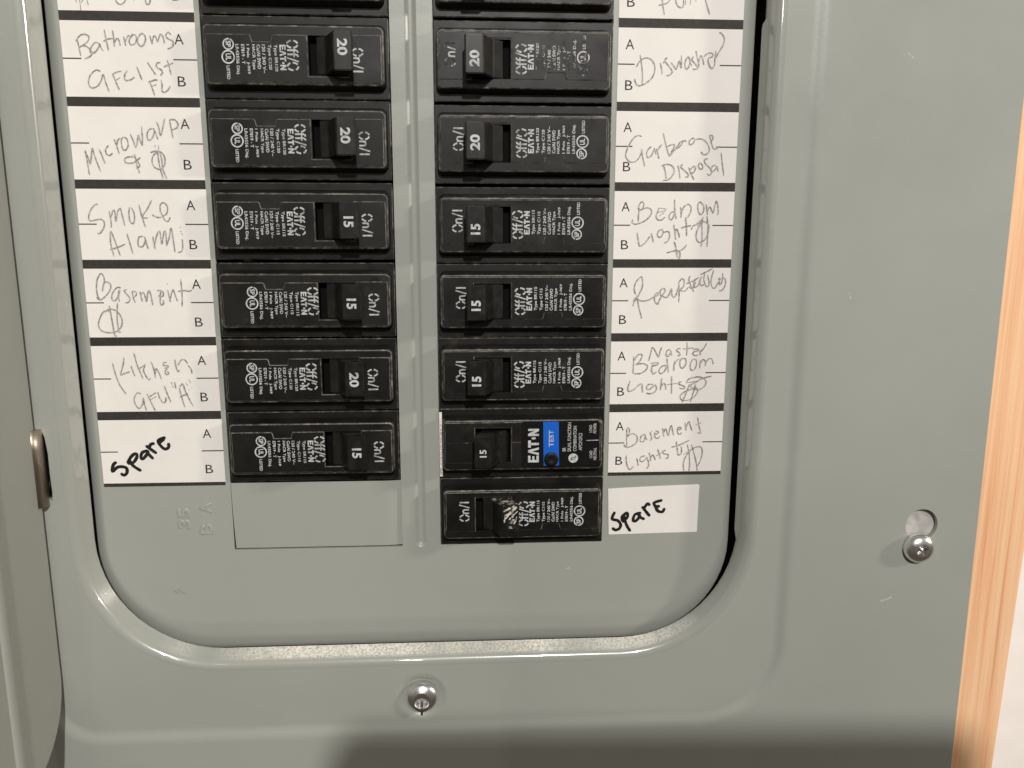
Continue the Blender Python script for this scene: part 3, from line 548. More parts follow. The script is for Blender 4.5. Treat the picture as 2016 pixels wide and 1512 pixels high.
# dead front: flat field with rounded shoulders falling back to its edge, two rows of breaker openings, blank plate
LO = (42.7, 101.6); RO = (115.2, 173.3); TOPV = -1.2
def field(o, n=14):
    e = -4.6
    return outline(-.9 - o * .80, 216.9 + o * .68, -36 - o, 228.0 + o * 2.1, (30 + o * 1.5, 30 + o * 1.35, 8, 8), n)
mb = MB()
holeL = [(PX(LO[0]), PZ(201.25)), (PX(LO[1]), PZ(201.25)), (PX(LO[1]), PZ(TOPV)), (PX(LO[0]), PZ(TOPV))]
holeR = [(PX(RO[0]), PZ(200.75)), (PX(RO[1]), PZ(200.75)), (PX(RO[1]), PZ(TOPV)), (PX(RO[0]), PZ(TOPV))]
groove = rr(PX(106.3), PX(110.1), PZ(201.6), PZ(-8), 1.85, 5)
mb.poly(field(-.5), [holeL, holeR, groove], 0.0, smooth=True)
mb.rings([(field(o), d) for o, d in reversed([(-.5, 0), (0, 0), (.7, -.08), (1.5, -.35), (2.5, -.72), (3.6, -1.25), (4.6, -1.8), (5.3, -2.2), (5.6, -2.7)])])
for h in (holeL, holeR):
    mb.rings([(h, 0.0), (h, -1.3)], smooth=False)
gr = lambda o: rr(PX(106.3) + o, PX(110.1) - o, PZ(201.6) + o, PZ(-8) - o, 1.85 - o, 5)
mb.rings([(gr(o), d) for o, d in ((0, 0), (.25, -.10), (.65, -.42), (1.05, -.78), (1.4, -.92), (1.7, -.95))])
mb.poly(gr(1.7), [], -.95, smooth=True)
dead = mb.build("dead_front", M_GREY, panel, AT)
# blank filler below the left row: sheared on three sides, still joined at the top right
mb = MB()
bx0, bx1, bv0, bv1 = LO[0] + .1, LO[1] - .1, 176.75, 200.75
cols = 12; rows_ = 6
def bend(u, w):                                        # pushed in a little at the right and lower edge
    return .05 - .75 * max(0, (u - .93) / .07) - .25 * w - .15 * max(0, .15 - u) / .15
g = [[mb.vert(PX(bx0 + .45 * w ** 2 + (bx1 - bx0 - .45 * w ** 2) * u), PZ(bv0 + (bv1 - bv0) * w), bend(u, w)) for u in [k / 24 for k in range(25)]] for w in [k / rows_ for k in range(rows_ + 1)]]
for j in range(rows_):
    for i in range(24):
        mb.face((g[j + 1][i], g[j + 1][i + 1], g[j][i + 1], g[j][i]), 0, True)
blank = mb.build("blank_plate", M_GREY, dead)
# stamped way numbers
def stamp(body, x0, x1, v0, v1):
    vs_, fs_ = glyphs(body, 0.0, 1.0, .0, .035)
    m = MB()
    zs = [v[2] for v in vs_]; z0, z1 = min(zs), max(zs)
    ids = [m.vert(PX(x1 + (x0 - x1) * b_), PZ(v1 + (v0 - v1) * a_), .34 * (c_ - z0) / (z1 - z0) - .1) for a_, b_, c_ in vs_]
    for f in fs_:
        m.face([ids[i] for i in f], 0, True)
    m.build("stamped_number" if body.isdigit() else "stamped_letter", M_GREY, dead)
stamp("35", 24.0, 28.2, 185.6, 193.2)
stamp("A", 31.6, 35.8, 183.6, 187.6)
stamp("B", 31.3, 35.6, 191.4, 195.4)
# scuff left on the paint below the numbers
mb = MB()
for k in range(5):
    x, v = 20.5 + k * .75, 216.8 + random.uniform(-.9, .9)
    ribbon(mb, [(PX(x), PZ(v - .5)), (PX(x + .4), PZ(v)), (PX(x + 1.2), PZ(v + .4))], .8, .02 + k * .004, jitter=.4)
M_SCUFF = ink("grey_scuff", (.27, .27, .245), (.33, .335, .30), 700.0)
mb.build("paint_scuff", M_SCUFF, dead)

M_SCRATCH = ink("pale_scratch", (.60, .58, .52), (.42, .42, .36), 900.0)
for X, v, dx, dv in ((266.6, 34.6, 2.4, 1.9), (253.4, 110.6, .9, 2.4), (274.0, 222.5, 4.4, -1.6), (160.5, 211.0, 1.2, -.2)):
    m_ = MB()
    ribbon(m_, smooth_path([(PX(X), PZ(v)), (PX(X + dx * .5), PZ(v + dv * .42)), (PX(X + dx), PZ(v + dv))]), .4, (OD if X > 240 else 0) + .02, jitter=.5)
    m_.build("paint_scratch", M_SCRATCH, panel, AT)

# lip that carries the right flank on inwards below the latch notch
mb = MB()
fl = lambda d: BOX[1] + .02 + (d - 1.0) * .4
pts = [(23.2, 3.6), (24.0, 2.2), (24.8, 1.3), (26.2, 1.0), (120, 1.0), (190, 1.0), (196.5, 1.0), (200, 1.9)]
a_ = [mb.vert(PX(fl(d)) - .05, PZ(v), d) for v, d in pts]
c_ = [mb.vert(PX(fl(3.6)) - .05, PZ(v), 3.6) for v, d in pts]
e_ = [mb.vert(PX(fl(d)) + .9, PZ(v), d - .05) for v, d in pts]
for k in range(1 if pts[0][1] == 3.6 else 0, len(pts)):
    mb.face((a_[k - 1], a_[k], c_[k], c_[k - 1]) if k > 1 else (a_[0], a_[1], c_[1]), 0, False)
    mb.face((e_[k - 1], e_[k], a_[k], a_[k - 1]))
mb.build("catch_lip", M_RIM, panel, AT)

# box behind the dead front
mb = MB()
bi = [(PX(-3), PZ(236)), (PX(221), PZ(236)), (PX(221), PZ(-44)), (PX(-3), PZ(-44))]
bo = [(PX(-11), PZ(246)), (PX(229), PZ(246)), (PX(229), PZ(-52)), (PX(-11), PZ(-52))]
mb.rings([(bo, -5.7), (bo, -88)], smooth=False)
mb.poly(bo, [], -88)
mb.build("enclosure_box", M_BOX, panel, AT)

# the door, swung out to the left
DA = math.radians(87)
door_bm = MB()
DL, DB, DT, DR = 150.0, 268.0, -64.0, 26.0
def dpt(q, v, t):
    """q away from the hinge, t behind the inner face."""
    X = -16.2 + q * math.cos(DA) - t * math.sin(DA)
    d = 9.4 + q * math.sin(DA) - t * math.cos(DA)
    return PX(X), PZ(v), d
dloop = [(0.0, DT), (0.0, DB - DR)] + [(DR - DR * math.cos(math.radians(a)), DB - DR + DR * math.sin(math.radians(a))) for a in range(6, 91, 6)] + [(DL, DB), (DL, DT)]
def dring(inset, t):
    return [door_bm.vert(*dpt(min(max(q, inset), DL - inset), v, t)) for q, v in [(q_ , min(v_, DB - inset)) for q_, v_ in dloop]]
front = [door_bm.vert(*dpt(q, v, 0.0)) for q, v in dloop]
backr = [door_bm.vert(*dpt(q, v, 6.0)) for q, v in dloop]
door_bm.face(front[::-1]); door_bm.face(backr)
for i in range(len(front)):
    j = (i + 1) % len(front)
    door_bm.face((front[i], front[j], backr[j], backr[i]))
door = door_bm.build("door", M_DOOR, panel, AT, recalc=True)
mb = MB()                                             # pressed stiffening bead down the door
N = 8
for k in range(N + 1):
    a = math.pi * k / N
    for v in (DT + 20, 262.0):
        mb.vert(*dpt(29.5 + 2.6 * -math.cos(a), v, -1.1 * math.sin(a)))
for k in range(N):
    mb.face((2 * k, 2 * k + 1, 2 * k + 3, 2 * k + 2), 0, True)
mb.build("stiffening_bead", M_DOOR, door, recalc=True)
# hinge knuckle
mb = MB()
hx, hd = -16.8, 9.4
prof_h = [(hx - 3.9, hd - .6), (hx - 3.7, hd + 1.5), (hx - 3.0, hd + 2.2), (hx - .7, hd + 2.5), (hx + .9, hd + 2.35), (hx + 1.9, hd + 1.5), (hx + 2.4, hd - .2), (hx + 2.45, hd - 1.4), (hx + 2.2, hd - 3.2), (hx - 3.6, hd - 3.2)]
def hinge_len(v0, v1, grow=0.0):
    a = [mb.vert(PX(x - (grow if x < hx - 1 else 0)), PZ(v0), d) for x, d in prof_h]
    b = [mb.vert(PX(x - (grow if x < hx - 1 else 0)), PZ(v1), d) for x, d in prof_h]
    for i in range(len(a)):
        j = (i + 1) % len(a)
        mb.face((a[i], b[i], b[j], a[j]), 0, True)
    mb.face(a); mb.face(b[::-1])
hinge_len(154.8, 161.2)
hinge_len(161.2, 180.9, .3)
mb.build("hinge", M_STEEL, panel, AT, recalc=True)

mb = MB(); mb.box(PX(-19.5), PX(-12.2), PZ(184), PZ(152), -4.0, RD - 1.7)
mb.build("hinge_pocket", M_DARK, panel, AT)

# ------------------------------------------------------------------ pan-head screws
def screw(label, X, v, d0, R, H, lean, slot):
    t = thing("screw", label, "screw", V(X, v, d0), None, lean)
    mb = MB()
    n = 32
    pf = [(R, 0.0), (R * 1.0, H * .30), (R * .95, H * .55), (R * .82, H * .78), (R * .62, H * .92), (R * (.45 if slot == "cross" else .52), H * .985)]
    loops = [(circle(0, 0, r_, n), d_) for r_, d_ in pf]
    mb.rings([(circle(0, 0, R * .5, n), -6.0), (circle(0, 0, R * .5, n), 0.0)])
    mb.rings([(circle(0, 0, R * .5, n), 0.0)] + loops)
    if slot == "cross":
        a, b_ = R * .10, R * .40
        cross = [(a, a), (a, b_), (-a, b_), (-a, a), (-b_, a), (-b_, -a), (-a, -a), (-a, -b_), (a, -b_), (a, -a), (b_, -a), (b_, a)]
        cross = [(x * math.cos(.5) - z * math.sin(.5), x * math.sin(.5) + z * math.cos(.5)) for x, z in cross]
        mb.poly(circle(0, 0, R * .45, n), [cross], H * .985)
        mb.rings([(cross, H * .985), ([(x * .7, z * .7) for x, z in cross], H * .35)], smooth=False)
        mb.poly([(x * .7, z * .7) for x, z in cross], [], H * .35)
    else:
        q = R * .56; oz = -R * .30                       # hollow recess set towards the foot, with a pin in it
        lip_ = lambda r_: [(x, z + oz * (1 - r_ / R) * 1.6) for x, z in circle(0, 0, r_, n)]
        mb.rings([(loops[-1][0], loops[-1][1]), (lip_(R * .47), H * 1.02), (lip_(R * .43), H * .95), (lip_(R * .38), H * .25)])
        mb.poly(lip_(R * .38), [], H * .25)
        zc = oz * (1 - .34) * 1.6
        mb.box(-R * .09, R * .09, zc - R * .18, zc + R * .24, H * .32, H * .88)
        mb.box(-R * .05, R * .05, zc - R * .62, zc - R * .36, H * .70, H * 1.0, 1)
    head = mb.build("screw_head", [M_CHROME, M_DARK], t)
    return t
screw("bright domed screw in the cover's keyhole beside the wood", kx - .9, kv + 8.2, OD + .05, 5.4, 3.9, (math.radians(0), 0, 0), "cross")
sb = screw("bright screw with hollow centre in the dimple below the opening", 107.9, 255.7, RD - 1.55, 5.9, 3.9, (0, 0, 0), "slot")

# ------------------------------------------------------------------ circuit breakers
HX, HZ = 29.0, 12.35
FACE = 3.72; PAD = 4.0
SLOT = (-16.35, -4.35, -5.95, 5.95)
def make_case(seam="notch"):
    mb = MB()
    base = rr(-28.0, 28.0, -10.1, 10.1, 2.0, 5)
    low = rr(-HX, HX, -HZ, HZ, .35, 2)
    mb.rings([(low, -22.0), (low, 0.0), (rr(-HX + .3, HX - .3, -HZ + .3, HZ - .3, .3, 2), .3)], mats=[0, 1], smooth=False)
    mb.poly(rr(-HX + .3, HX - .3, -HZ + .3, HZ - .3, .3, 2), [base], .3)
    mb.poly(low, [], -22.0, flip=True)
    f = lambda o, r_: rr(-27.55 - o, 27.55 + o, -8.72 - o, 8.72 + o, r_, 5)
    mb.rings([(base, .3), (rr(-27.92, 27.92, -9.75, 9.75, 1.9, 5), .9), (f(.28, 1.7), 3.15), (f(.18, 1.6), 3.45), (f(-.12, 1.4), 3.70), (f(-.3, 1.3), FACE)],
             mats=[0, 0, 0, 1, 1])
    top = f(-.3, 1.3)
    x0, x1, z0, z1 = SLOT
    hole = [(x0, z0), (x1, z0), (x1, z1), (x0, z1)]
    mb.poly(top, [hole], FACE)
    # raised label field, bounded by the moulded line with its notch
    E = 27.0; T = 8.2
    notch = [(6.5, -6.05), (6.75, -5.6), (7.1, -3.95), (12.75, -3.95), (13.2, -5.6), (13.6, -6.05)] if seam == "notch" else []
    pad = [(-E, -6.3), (x0 - .25, -6.3), (x0 - .25, z1 + .25), (x1 + .25, z1 + .25), (x1 + .25, -6.05)] + notch + [(E, -6.05), (E, T), (-E, T)]
    q = inset(pad, .26)
    mb.rings([(pad, FACE), (q, PAD)], mats=[3], smooth=False)
    mb.poly(q, [], PAD)
    # handle slot
    mb.rings([(hole, FACE), (hole, .5)], mats=[2], smooth=False)
    mb.poly(hole, [], .5, mat=2)
    me = mb.build("case", [M_BLACK, M_WORN, M_DARK, M_SEAM]).data
    bpy.data.objects.remove(bpy.data.objects["case"])
    return me

def make_handle(off=False):
    prof = [(-16.0, .8), (-16.25, 4.2), (-19.0, 10.2), (-18.95, 10.75), (-18.5, 11.0), (-13.5, 11.0), (-13.0, 10.75), (-10.1, 5.0), (-9.5, 4.35), (-6.9, 3.3), (-6.6, .8)]
    if off:
        prof = [(-20.7 - x, d) for x, d in prof][::-1]
    bm = bmesh.new()
    zz = 5.72
    a = [bm.verts.new((x * .001, -d * .001, zz * .001)) for x, d in prof]
    b = [bm.verts.new((x * .001, -d * .001, -zz * .001)) for x, d in prof]
    n_ = len(a)
    for i in range(n_):
        j = (i + 1) % n_
        bm.faces.new((a[i], b[i], b[j], a[j]))
    bm.faces.new(a); bm.faces.new(b[::-1])
    bmesh.ops.recalc_face_normals(bm, faces=bm.faces)
    ed = [e for e in bm.edges if (e.verts[0] in a[1:-1] and e.verts[1] in a[1:-1]) or (e.verts[0] in b[1:-1] and e.verts[1] in b[1:-1])]
    bmesh.ops.bevel(bm, geom=ed, offset=.00028, segments=2, affect="EDGES", material=-1)
    me = bpy.data.meshes.new("handle")
    bm.to_mesh(me); bm.free()
    me.materials.append(M_HANDLE)
    me.materials.append(M_WORN)
    if off:
        me.materials.append(M_SCRAPED)
        for p in me.polygons:
            c = p.center * 1000
            if p.normal.z > .4 and -c.y > 3:
                p.material_index = 2
    return me

def mesh_only(mb, name, mats):
    o = mb.build(name, mats)
    me = o.data
    bpy.data.objects.remove(o)
    return me

def stencil(word, x0, x1, z0, z1, d, w=.52):
    """Stencil lettering with broken round letters, reading upwards."""
    mb = MB()
    H = x1 - x0
    def P(u, v): return (x1 - v * H, z0 + u * (z1 - z0))
    def arc(cu, ru, a0, a1, cv=.5, rv=.5):
        return [P(cu + ru * math.cos(math.radians(a0 + (a1 - a0) * k / 8)), cv + rv * math.sin(math.radians(a0 + (a1 - a0) * k / 8))) for k in range(9)]
    k = [0]
    def s(*pts, ww=w):
        k[0] += 1
        ribbon(mb, list(pts), ww, d + k[0] * .004, taper=False, rise=0.0)
    if word == "On":
        for a in (12, 102, 192, 282):
            s(*arc(.16, .15, a, a + 66))
        s(P(.40, .0), P(.40, .66))
        s(P(.40, .40), P(.44, .58), P(.50, .64), P(.56, .58), P(.58, .42), P(.58, .0))
        s(P(.68, -.05), P(.83, 1.05), ww=w * .8)
        s(P(.95, .0), P(.95, 1.0))
    else:
        for a in (12, 102, 192, 282):
            s(*arc(.13, .12, a, a + 66))
        for u in (.33, .47):
            s(P(u, .0), P(u, .78), P(u + .025, .95), P(u + .08, 1.0))
            s(P(u - .05, .64), P(u + .09, .64), ww=w * .8)
        s(P(.58, -.05), P(.71, 1.05), ww=w * .8)
        for a in (30, 120, 210, 300):
            s(*arc(.87, .125, a, a + 62))
    return mb

def logo(mb, x0, x1, z0, z1, d):
    """Block-letter maker's mark, reading upwards."""
    H = x1 - x0; L = z1 - z0
    tot = 4.35
    def put(pts, off):
        ids = [mb.vert(x1 - v * H, z0 + (off + u) / tot * L, d) for u, v in pts]
        mb.face(ids)
    def rect(a, b_, c, e, off): put([(a, b_), (c, b_), (c, e), (a, e)], off)
    rect(0, 0, .30, 1, 0); rect(.30, .78, .88, 1, 0); rect(.30, .40, .80, .60, 0); rect(.30, 0, .88, .22, 0)
    put([(0, 0), (.30, 0), (.52, .66), (.52, 1), (.36, 1)], .93); put([(.52, 1), (.52, .66), (.72, 0), (1.02, 0), (.68, 1)], .93)
    rect(0, .74, .92, 1, 1.93); rect(.31, 0, .61, .74, 1.93)
    c = [(.17 + .17 * math.cos(t_), .5 + .21 * math.sin(t_)) for t_ in [2 * math.pi * k / 12 for k in range(12)]]
    put(c, 2.96)
    rect(0, 0, .28, 1, 3.42); put([(.28, 1), (.28, .52), (.66, 0), (.66, .48)], 3.42); rect(.66, 0, .93, 1, 3.42)

TXT = PAD + .03
def make_spec(amp):
    mb = MB()
    for body, x0, x1, z0, z1 in (("Type BR1" + amp, 3.35, 4.55, -3.0, 4.9), ("Type C1" + amp, 5.2, 6.4, -3.0, 4.4), ("120 / 240 V~", 7.05, 8.05, -3.0, 5.4),
                                 ("Cu/Al SWD", 8.6, 9.65, -3.0, 4.25), ("HACR Type", 10.15, 11.3, -3.0, 4.4), ("1 Pole   J-969", 11.9, 12.95, -3.0, 5.75),
                                 ("E7819 - T", 13.4, 14.4, -3.0, 2.8), ("LR43556 Disj.", 15.1, 16.35, -3.0, 6.1), ("LISTED", 18.2, 19.2, 3.35, 7.4)):
        type_up(mb, body, x0, x1, z0, z1, TXT, .022)
    return mesh_only(mb, "specification_print", [M_PRINT])
def make_marks():
    mb = MB()
    ring_mark(mb, 18.25, -3.0, 1.32, 1.75, TXT, 20, 250)
    ring_mark(mb, 18.25, -3.0, 1.32, 1.75, TXT, 262, 380)
    type_up(mb, "SP", 17.45, 19.05, -3.95, -2.1, TXT, .03)
    ring_mark(mb, 18.5, .78, 1.62, 2.05, TXT)
    type_up(mb, "UL", 17.6, 19.3, -.25, 1.8, TXT, .035)
    return mesh_only(mb, "approval_marks", [M_PRINT])
ME_CASE = make_case()
ME_CASE_PLAIN = make_case("plain")
ME_HANDLE = make_handle()
ME_HANDLE_OFF = make_handle(True)
ME_SPEC = {a: make_spec(a) for a in ("15", "20")}
ME_MARKS = make_marks()
ME_ON = mesh_only(stencil("On", -22.85, -19.6, -2.25, 4.95, TXT, .52), "on_lettering", [M_PRINT_THIN])
ME_OFF = mesh_only(stencil("Off", -2.95, .35, -4.35, 4.5, TXT, .54), "off_lettering", [M_PRINT_THIN])
mb = MB(); logo(mb, .75, 2.65, -3.0, 4.5, TXT)
ME_LOGO = mesh_only(mb, "maker_mark", [M_PRINT])
def make_rating(a):
    mb = MB()
    type_up(mb, a, -17.5, -14.4, -2.6 if a == "15" else -3.2, .8 if a == "15" else 1.6, 11.04, .035)
    return mesh_only(mb, "rating_number", [M_PRINT])
ME_RATE = {a: make_rating(a) for a in ("15", "20")}
mb = MB()
hole_c = [mb.vert(-16.1 + 1.1 * math.cos(t_), 5.76, 8.8 + .75 * math.sin(t_)) for t_ in [2 * math.pi * k / 14 for k in range(14)]]
mb.face(hole_c)
ME_TIE = mesh_only(mb, "tie_hole", [M_DARK])

# rows: top edge of every breaker (mm down the panel), per column
ROW_L = [-.8, 24.4, 49.5, 75.1, 100.9, 126.15, 151.3]
ROW_R = [-.9, 24.7, 50.4, 76.2, 101.3, 126.2, 150.9, 175.9]
def breaker(col, top, amp, label, print_dx=0.0, on_dx=0.0, rate_dz=0.0, off=False, rubbed=False, handle_dz=0.0):
    vc = top + 12.6
    cx = 144.3 if col == "R" else 72.25
    t = thing("circuit_breaker", label, "breaker", V(cx, vc, 0), "circuit breakers in the two rows", (0, 0, 0) if col == "R" else (0, math.pi, 0))
    c = link("case", ME_CASE, t)
    h = link("handle", ME_HANDLE_OFF if off else ME_HANDLE, t, Vector((0, 0, handle_dz * .001)))
    r_ = link("rating_number", ME_RATE[amp], h, Vector(((11.7 if off else 0) * .001, 0, rate_dz * .001)))
    if not off:
        link("tie_hole", ME_TIE, h)
        tie = link("tie_hole", ME_TIE, h); tie.scale = (1, 1, -1)
    parts = [(ME_OFF, print_dx), (ME_LOGO, print_dx), (ME_SPEC[amp], print_dx), (ME_MARKS, print_dx), (ME_ON, on_dx)]
    for me, dx in parts:
        p = link(me.name.split(".")[0], me, c, Vector((dx * .001, 0, 0)))
        if rubbed and me in (ME_ON, ME_MARKS, ME_SPEC[amp]):
            p.data = me.copy()
            p.data.materials[0] = M_PRINT_WORN
    if off:
        r_.data = r_.data.copy(); r_.data.materials[0] = M_PRINT_WORN
        m = MB()
        for k, (xa, za, xb, zb, w_) in enumerate(((-2.5, 5.2, -6.6, 1.2, 1.0), (-2.3, 3.6, -5.2, .6, .55), (-3.4, 5.5, -7.0, 3.4, .6), (-2.4, 1.6, -3.6, -1.0, .5), (-6.2, 1.9, -7.0, -.4, .7))):
            pts = [(xa + (xb - xa) * q_ / 6 + random.uniform(-.2, .2), za + (zb - za) * q_ / 6 + random.uniform(-.2, .2)) for q_ in range(7)]
            ribbon(m, pts, w_, 11.05 + k * .004, jitter=.6)
        m.build("pale_scrape", M_SCRAPE_MARK, h)
    return t

B = "black %s amp circuit breaker "
breaker("L", ROW_L[0], "20", B % "20" + "cut off by the top edge, above the Bathrooms breaker", 0, 0)
breaker("L", ROW_L[1], "20", B % "20" + "beside the Bathrooms label", 1.8, 1.6, -.2)
breaker("L", ROW_L[2], "20", B % "20" + "beside the Microwave label", .6, .4, .6)
breaker("L", ROW_L[3], "15", B % "15" + "beside the Smoke Alarms label", 2.1, .3, 1.3)
breaker("L", ROW_L[4], "15", B % "15" + "beside the left Basement label", -1.1, -1.1, 1.4)
breaker("L", ROW_L[5], "20", B % "20" + "beside the Kitchen label", .5, .0, .9)
breaker("L", ROW_L[6], "15", B % "15" + "above the blank plate, beside a Spare label", -1.1, -1.3, .7)
breaker("R", ROW_R[0], "20", B % "20" + "cut off by the top edge, beside the Pump label", 0, 0)
breaker("R", ROW_R[1], "20", B % "20" + "with half rubbed off lettering beside the Diswasher label", .3, -2.3, -.6, rubbed=True)
breaker("R", ROW_R[2], "20", B % "20" + "beside the Garbage Disposal label", .5, 0, .2)
breaker("R", ROW_R[3], "15", B % "15" + "beside the Bedroom Lights label", -.7, -.6, -.6)
breaker("R", ROW_R[4], "15", B % "15" + "beside the Receptacles label", .2, .3, .1)
breaker("R", ROW_R[5], "15", B % "15" + "beside the Master Bedroom label", 0, 0, 0)
breaker("R", ROW_R[7], "15", B % "15" + "switched off, its handle scraped white, beside the loose Spare label", 1.6, .7, 0, off=True)

# the dual function breaker with test button
t = thing("circuit_breaker", "dual function breaker with blue test stripe beside the Basement Lights label", "breaker", V(144.3, ROW_R[6] + 12.6, 0), "circuit breakers in the two rows")
c = link("case", ME_CASE_PLAIN, t)
h = link("handle", ME_HANDLE, t, Vector((.0008, 0, -.0006)))
h.scale = (.93, 1, .98)
mb = MB(); type_up(mb, "15", -17.1, -14.6, -1.7, 1.0, 11.04, .03)
link("rating_number", mesh_only(mb, "rating_number", [M_PRINT]), h)
mb = MB()
for z in (1.0,):
    mb.box(-27, -18.6, z - .1, z + .1, FACE, PAD + .05); mb.box(-3.8, -.8, z - .1, z + .1, FACE, PAD + .05)
link("moulded_seam", mesh_only(mb, "moulded_seam", [M_WORN]), c)
mb = MB()
sk = rr(-.4, 26.4, -7.6, 8.35, .8, 4)
mb.rings([(sk, PAD - .3), (sk, PAD + .09)], smooth=False)
mb.poly(sk, [], PAD + .09)
sticker = mb.build("printed_sticker", M_STICKERBLACK, c)
sticker["label"] = "black printed sticker with blue stripe"
mb = MB()
mb.poly([(7.2, -7.45), (12.6, -7.45), (12.35, 8.25), (6.95, 8.25)], [], PAD + .11)
mb.build("blue_stripe", M_BLUE, sticker)
mb = MB()
D2 = PAD + .13
logo(mb, 1.75, 5.5, -6.2, 5.8, D2)
type_up(mb, "TEST", 8.95, 10.6, -.7, 5.3, D2 + .01, .012)
for body, x0, x1, z0, z1 in (("BR", 13.75, 14.9, -2.35, -1.0), ("DUAL FUNCTION", 15.5, 16.7, -2.35, 7.9), ("COMBINATION", 17.45, 18.65, -2.35, 6.6), ("AFCI/GFCI", 19.4, 20.6, -2.1, 4.0),
                             ("LOAD", 22.95, 24.0, 4.3, 6.9), ("POWER", 24.45, 25.5, 4.0, 7.5), ("LOAD", 23.2, 24.25, -4.9, -2.3), ("NEUTRAL", 24.65, 25.7, -5.6, -1.2)):
    type_up(mb, body, x0, x1, z0, z1, D2, .008)
ribbon(mb, [(22.1, 1.4), (26.3, 1.5)], .22, D2, taper=False)
mb.poly(circle(17.55, -4.85, 1.68, 28), [], D2)
mb.build("sticker_lettering", M_PRINT, sticker)
mb = MB(); type_up(mb, "TL", 16.7, 18.4, -5.7, -3.95, D2 + .03, .02)
mb.build("badge_letters", M_STICKERBLACK, sticker)
mb = MB()
mb.rings([(circle(9.85, -5.1, r_, 24), d_) for r_, d_ in ((2.5, PAD + .05), (2.45, PAD + .75), (2.25, PAD + .95), (1.2, PAD + .8), (.5, PAD + .62), (.05, PAD + .6))])
tb = mb.build("test_button", M_BLACK, c)
mb = MB(); mb.box(-28.95, -28.02, -11.9, 11.2, .28, .42)
ws = mb.build("white_sticker", M_PAPER, c)
mb = MB()
type_up(mb, "LISTED", -28.8, -28.15, -11.2, -8.8, .44, .03)
type_up(mb, "C LR 41 HX NO 20 F  T", -28.75, -28.2, -7.6, 7.0, .44, .0)
mb.build("sticker_print", M_TYPE, ws)

# ------------------------------------------------------------------ circuit labels
def writing(parent, words, name):
    kind, strokes = WRITING[words]
    m = MB()
    for k, s in enumerate(strokes):
        pts = [(PX(s[i]), PZ(s[i + 1])) for i in range(0, len(s), 2)]
        if len(pts) > 2:
            pts = smooth_path(pts, 4)
        if kind == "pencil":
            ribbon(m, pts, .46, .17 + k * .002, jitter=.22)
        else:
            ribbon(m, pts, 1.1, .17 + k * .006, jitter=.08, taper=False, caps=True)
    o = m.build(name, M_PENCIL if kind == "pencil" else M_MARKER, parent, -parent.location)
    return o

def sheet(m, pts, d0, d1):
    """Thin paper, its edges closed."""
    m.rings([(pts, d0), (pts, d1)], smooth=False)
    m.poly(pts, [], d1)

BAR_L = [25.4, 50.85, 76.15, 101.6, 127.1, 152.45]
BAR_R = [24.8, 50.5, 76.05, 101.4, 126.6, 151.6]
def label_strip(label, xl, xr, top, bars, bottom, letter_x, mids, words, slope):
    t = thing("label_strip", label, "label", V((xl + xr) / 2, bottom, 0), "printed circuit label strips")
    L = -t.location
    m = MB()
    sheet(m, [(PX(xl), PZ(bottom)), (PX(xr), PZ(bottom)), (PX(xr), PZ(top)), (PX(xl), PZ(top))], .0, .12)
    m.build("paper", M_PAPER, t, L)
    edges = bars + [bottom - .62]
    for k, v in enumerate(edges):
        h = 1.45 if k < 6 else .61
        m = MB()
        m.poly([(PX(xl), PZ(v + h)), (PX(xr), PZ(v + h)), (PX(xr), PZ(v - h)), (PX(xl), PZ(v - h))], [], .135)
        m.build("divider_bar", M_BAR, t, L)
    starts = [bars[0] - 25.4] + bars
    for k, v in enumerate(starts):
        mid = v + 12.6
        m = MB()
        for a, b_ in mids:
            m = MB()
            m.box(PX(a), PX(b_), PZ(mid + .19), PZ(mid - .19), .1, .137)
            m.build("centre_rule", M_TYPE, t, L)
        m = MB()
        type_flat(m, "A", PX(letter_x), PX(letter_x + 2.85), PZ(v + 8.05), PZ(v + 4.95), .137, .0)
        type_flat(m, "B", PX(letter_x + .15), PX(letter_x + 2.65), PZ(v + 20.6), PZ(v + 17.55), .137, .0)
        m.build("way_letters", M_TYPE, t, L)
    for w_ in words:
        writing(t, w_, "handwriting")
    return t
label_strip("white label strip of the left row, Bathrooms down to Spare in marker", 0.05, 41.15, -1.5, BAR_L, 177.42, 34.55, ((.05, 5.7), (33.85, 41.15)),
            ("cut_left", "Bathrooms", "GFCI_first_floor", "Microwave", "Smoke_Alarms", "Basement", "Kitchen", "Spare_left"), 0)
label_strip("white label strip of the right row, Diswasher down to Basement Lights", 174.95, 215.75, -1.5, BAR_R, 176.2, 177.35, ((174.95, 180.5), (208.6, 215.75)),
            ("Pump", "Diswasher", "Garbage_Disposal", "Bedroom_Lights", "Receptacles", "Master_Bedroom", "Basement_Lights"), 0)
t = thing("loose_label", "separate white Spare label stuck below the right label strip", "label", V(191.7, 198.3, 0))
m = MB()
sheet(m, [(PX(175.75), PZ(198.25)), (PX(208.1), PZ(197.9)), (PX(208.2), PZ(182.0)), (PX(208.4), PZ(180.5)), (PX(207.9), PZ(179.9)), (PX(190), PZ(180.4)), (PX(175.15), PZ(181.0))], 0, .12)
m.build("paper", M_PAPER, t, -t.location)
writing(t, "Spare_right", "handwriting")

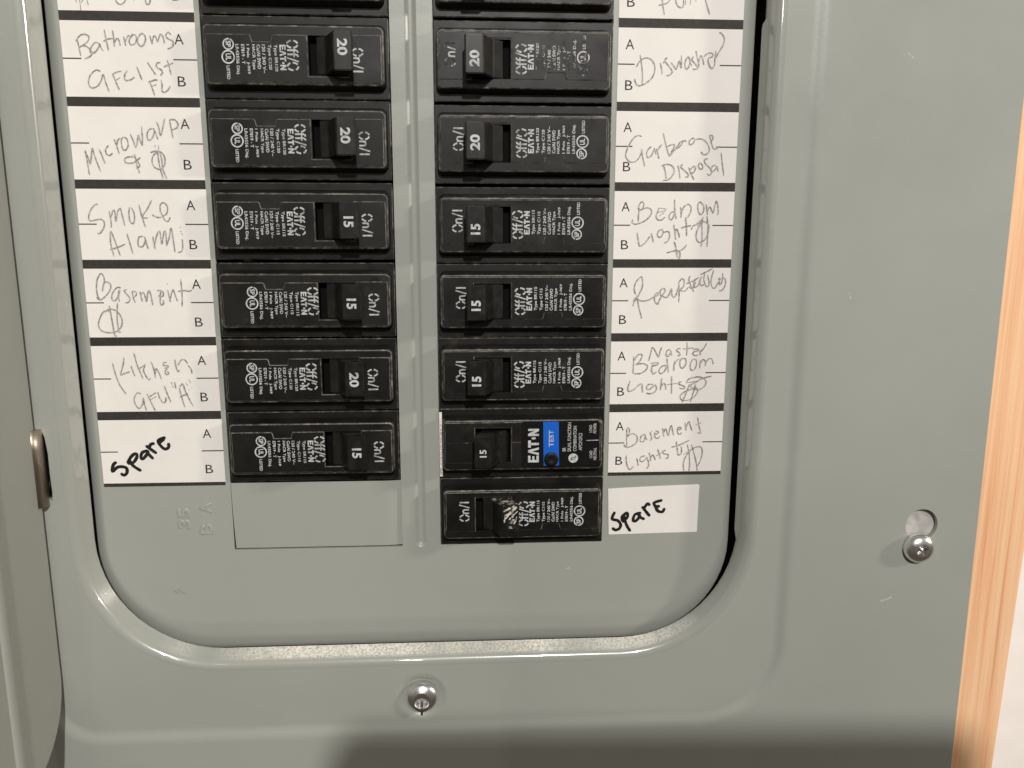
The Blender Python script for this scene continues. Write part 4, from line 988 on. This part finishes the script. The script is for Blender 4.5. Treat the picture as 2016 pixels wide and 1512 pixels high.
# ------------------------------------------------------------------ what stands around the panel
t = thing("wood_stud", "upright pine board with straight grain along the cover's right edge", "board", V(320, 340, 0), None, (0, math.radians(1.25), 0))
bm = bmesh.new()
bmesh.ops.create_cube(bm, size=1.0)
for v in bm.verts:
    v.co = Vector((v.co.x * .035, v.co.y * .036, (v.co.z + .5) * .44))
bmesh.ops.bevel(bm, geom=bm.edges[:], offset=.0012, segments=2, affect="EDGES")
me = bpy.data.meshes.new("board"); bm.to_mesh(me); bm.free()
me.materials.append(M_PINE)
link("board", me, t, Vector((-.0122, .0106, 0)))

# pale creased sheet on the wall beyond the board
bm = bmesh.new()
nx_, nz_ = 60, 60
grid = []
for j in range(nz_ + 1):
    row = []
    for i in range(nx_ + 1):
        x = .19 + .30 * i / nx_; z = -.30 + .50 * j / nz_
        s_ = (z + .55 * x) / .021
        y = .034 - .0016 * (abs((s_ % 1.0) - .5) ** 3) * 8 + .0015 * math.sin(31 * x + 17 * z)
        row.append(bm.verts.new((x, y, z)))
    grid.append(row)
for j in range(nz_):
    for i in range(nx_):
        f = bm.faces.new((grid[j][i], grid[j][i + 1], grid[j + 1][i + 1], grid[j + 1][i])); f.smooth = True
me = bpy.data.meshes.new("wall"); bm.to_mesh(me); bm.free()
me.materials.append(M_WHITE)
wall = link("wall", me)
wall["kind"] = "structure"

# unseen device-shaped slab, added to throw the soft shadow across the cover's foot
ph = thing("shadow_caster", "dark device-shaped slab added behind the camera as a shadow caster", "shadow_caster", CAM)
ph.matrix_world = camera.matrix_world.copy()
def slab(name, x0, x1, y0, y1, z0, z1, R, mat, parent):
    lp = rr(x0, x1, y0, y1, R, 6)
    bm = bmesh.new()
    a = [bm.verts.new((x * .001, y * .001, z0 * .001)) for x, y in lp]
    b_ = [bm.verts.new((x * .001, y * .001, z1 * .001)) for x, y in lp]
    for i in range(len(a)):
        j = (i + 1) % len(a)
        bm.faces.new((a[i], a[j], b_[j], b_[i]))
    bm.faces.new(a[::-1]); bm.faces.new(b_)
    bmesh.ops.recalc_face_normals(bm, faces=bm.faces)
    me_ = bpy.data.meshes.new(name); bm.to_mesh(me_); bm.free()
    me_.materials.append(mat)
    return link(name, me_, parent)
slab("caster_body", -14, 190, -154, 11.5, 5.5, 14.5, 11, M_CASE, ph)
slab("caster_screen", -12, 188, -152, 10, 14.5, 14.8, 9, M_GLASS, ph)
bump_ = slab("caster_lens_bump", -11, 24, -24, 10, 3.6, 5.5, 8, M_CASE, ph)
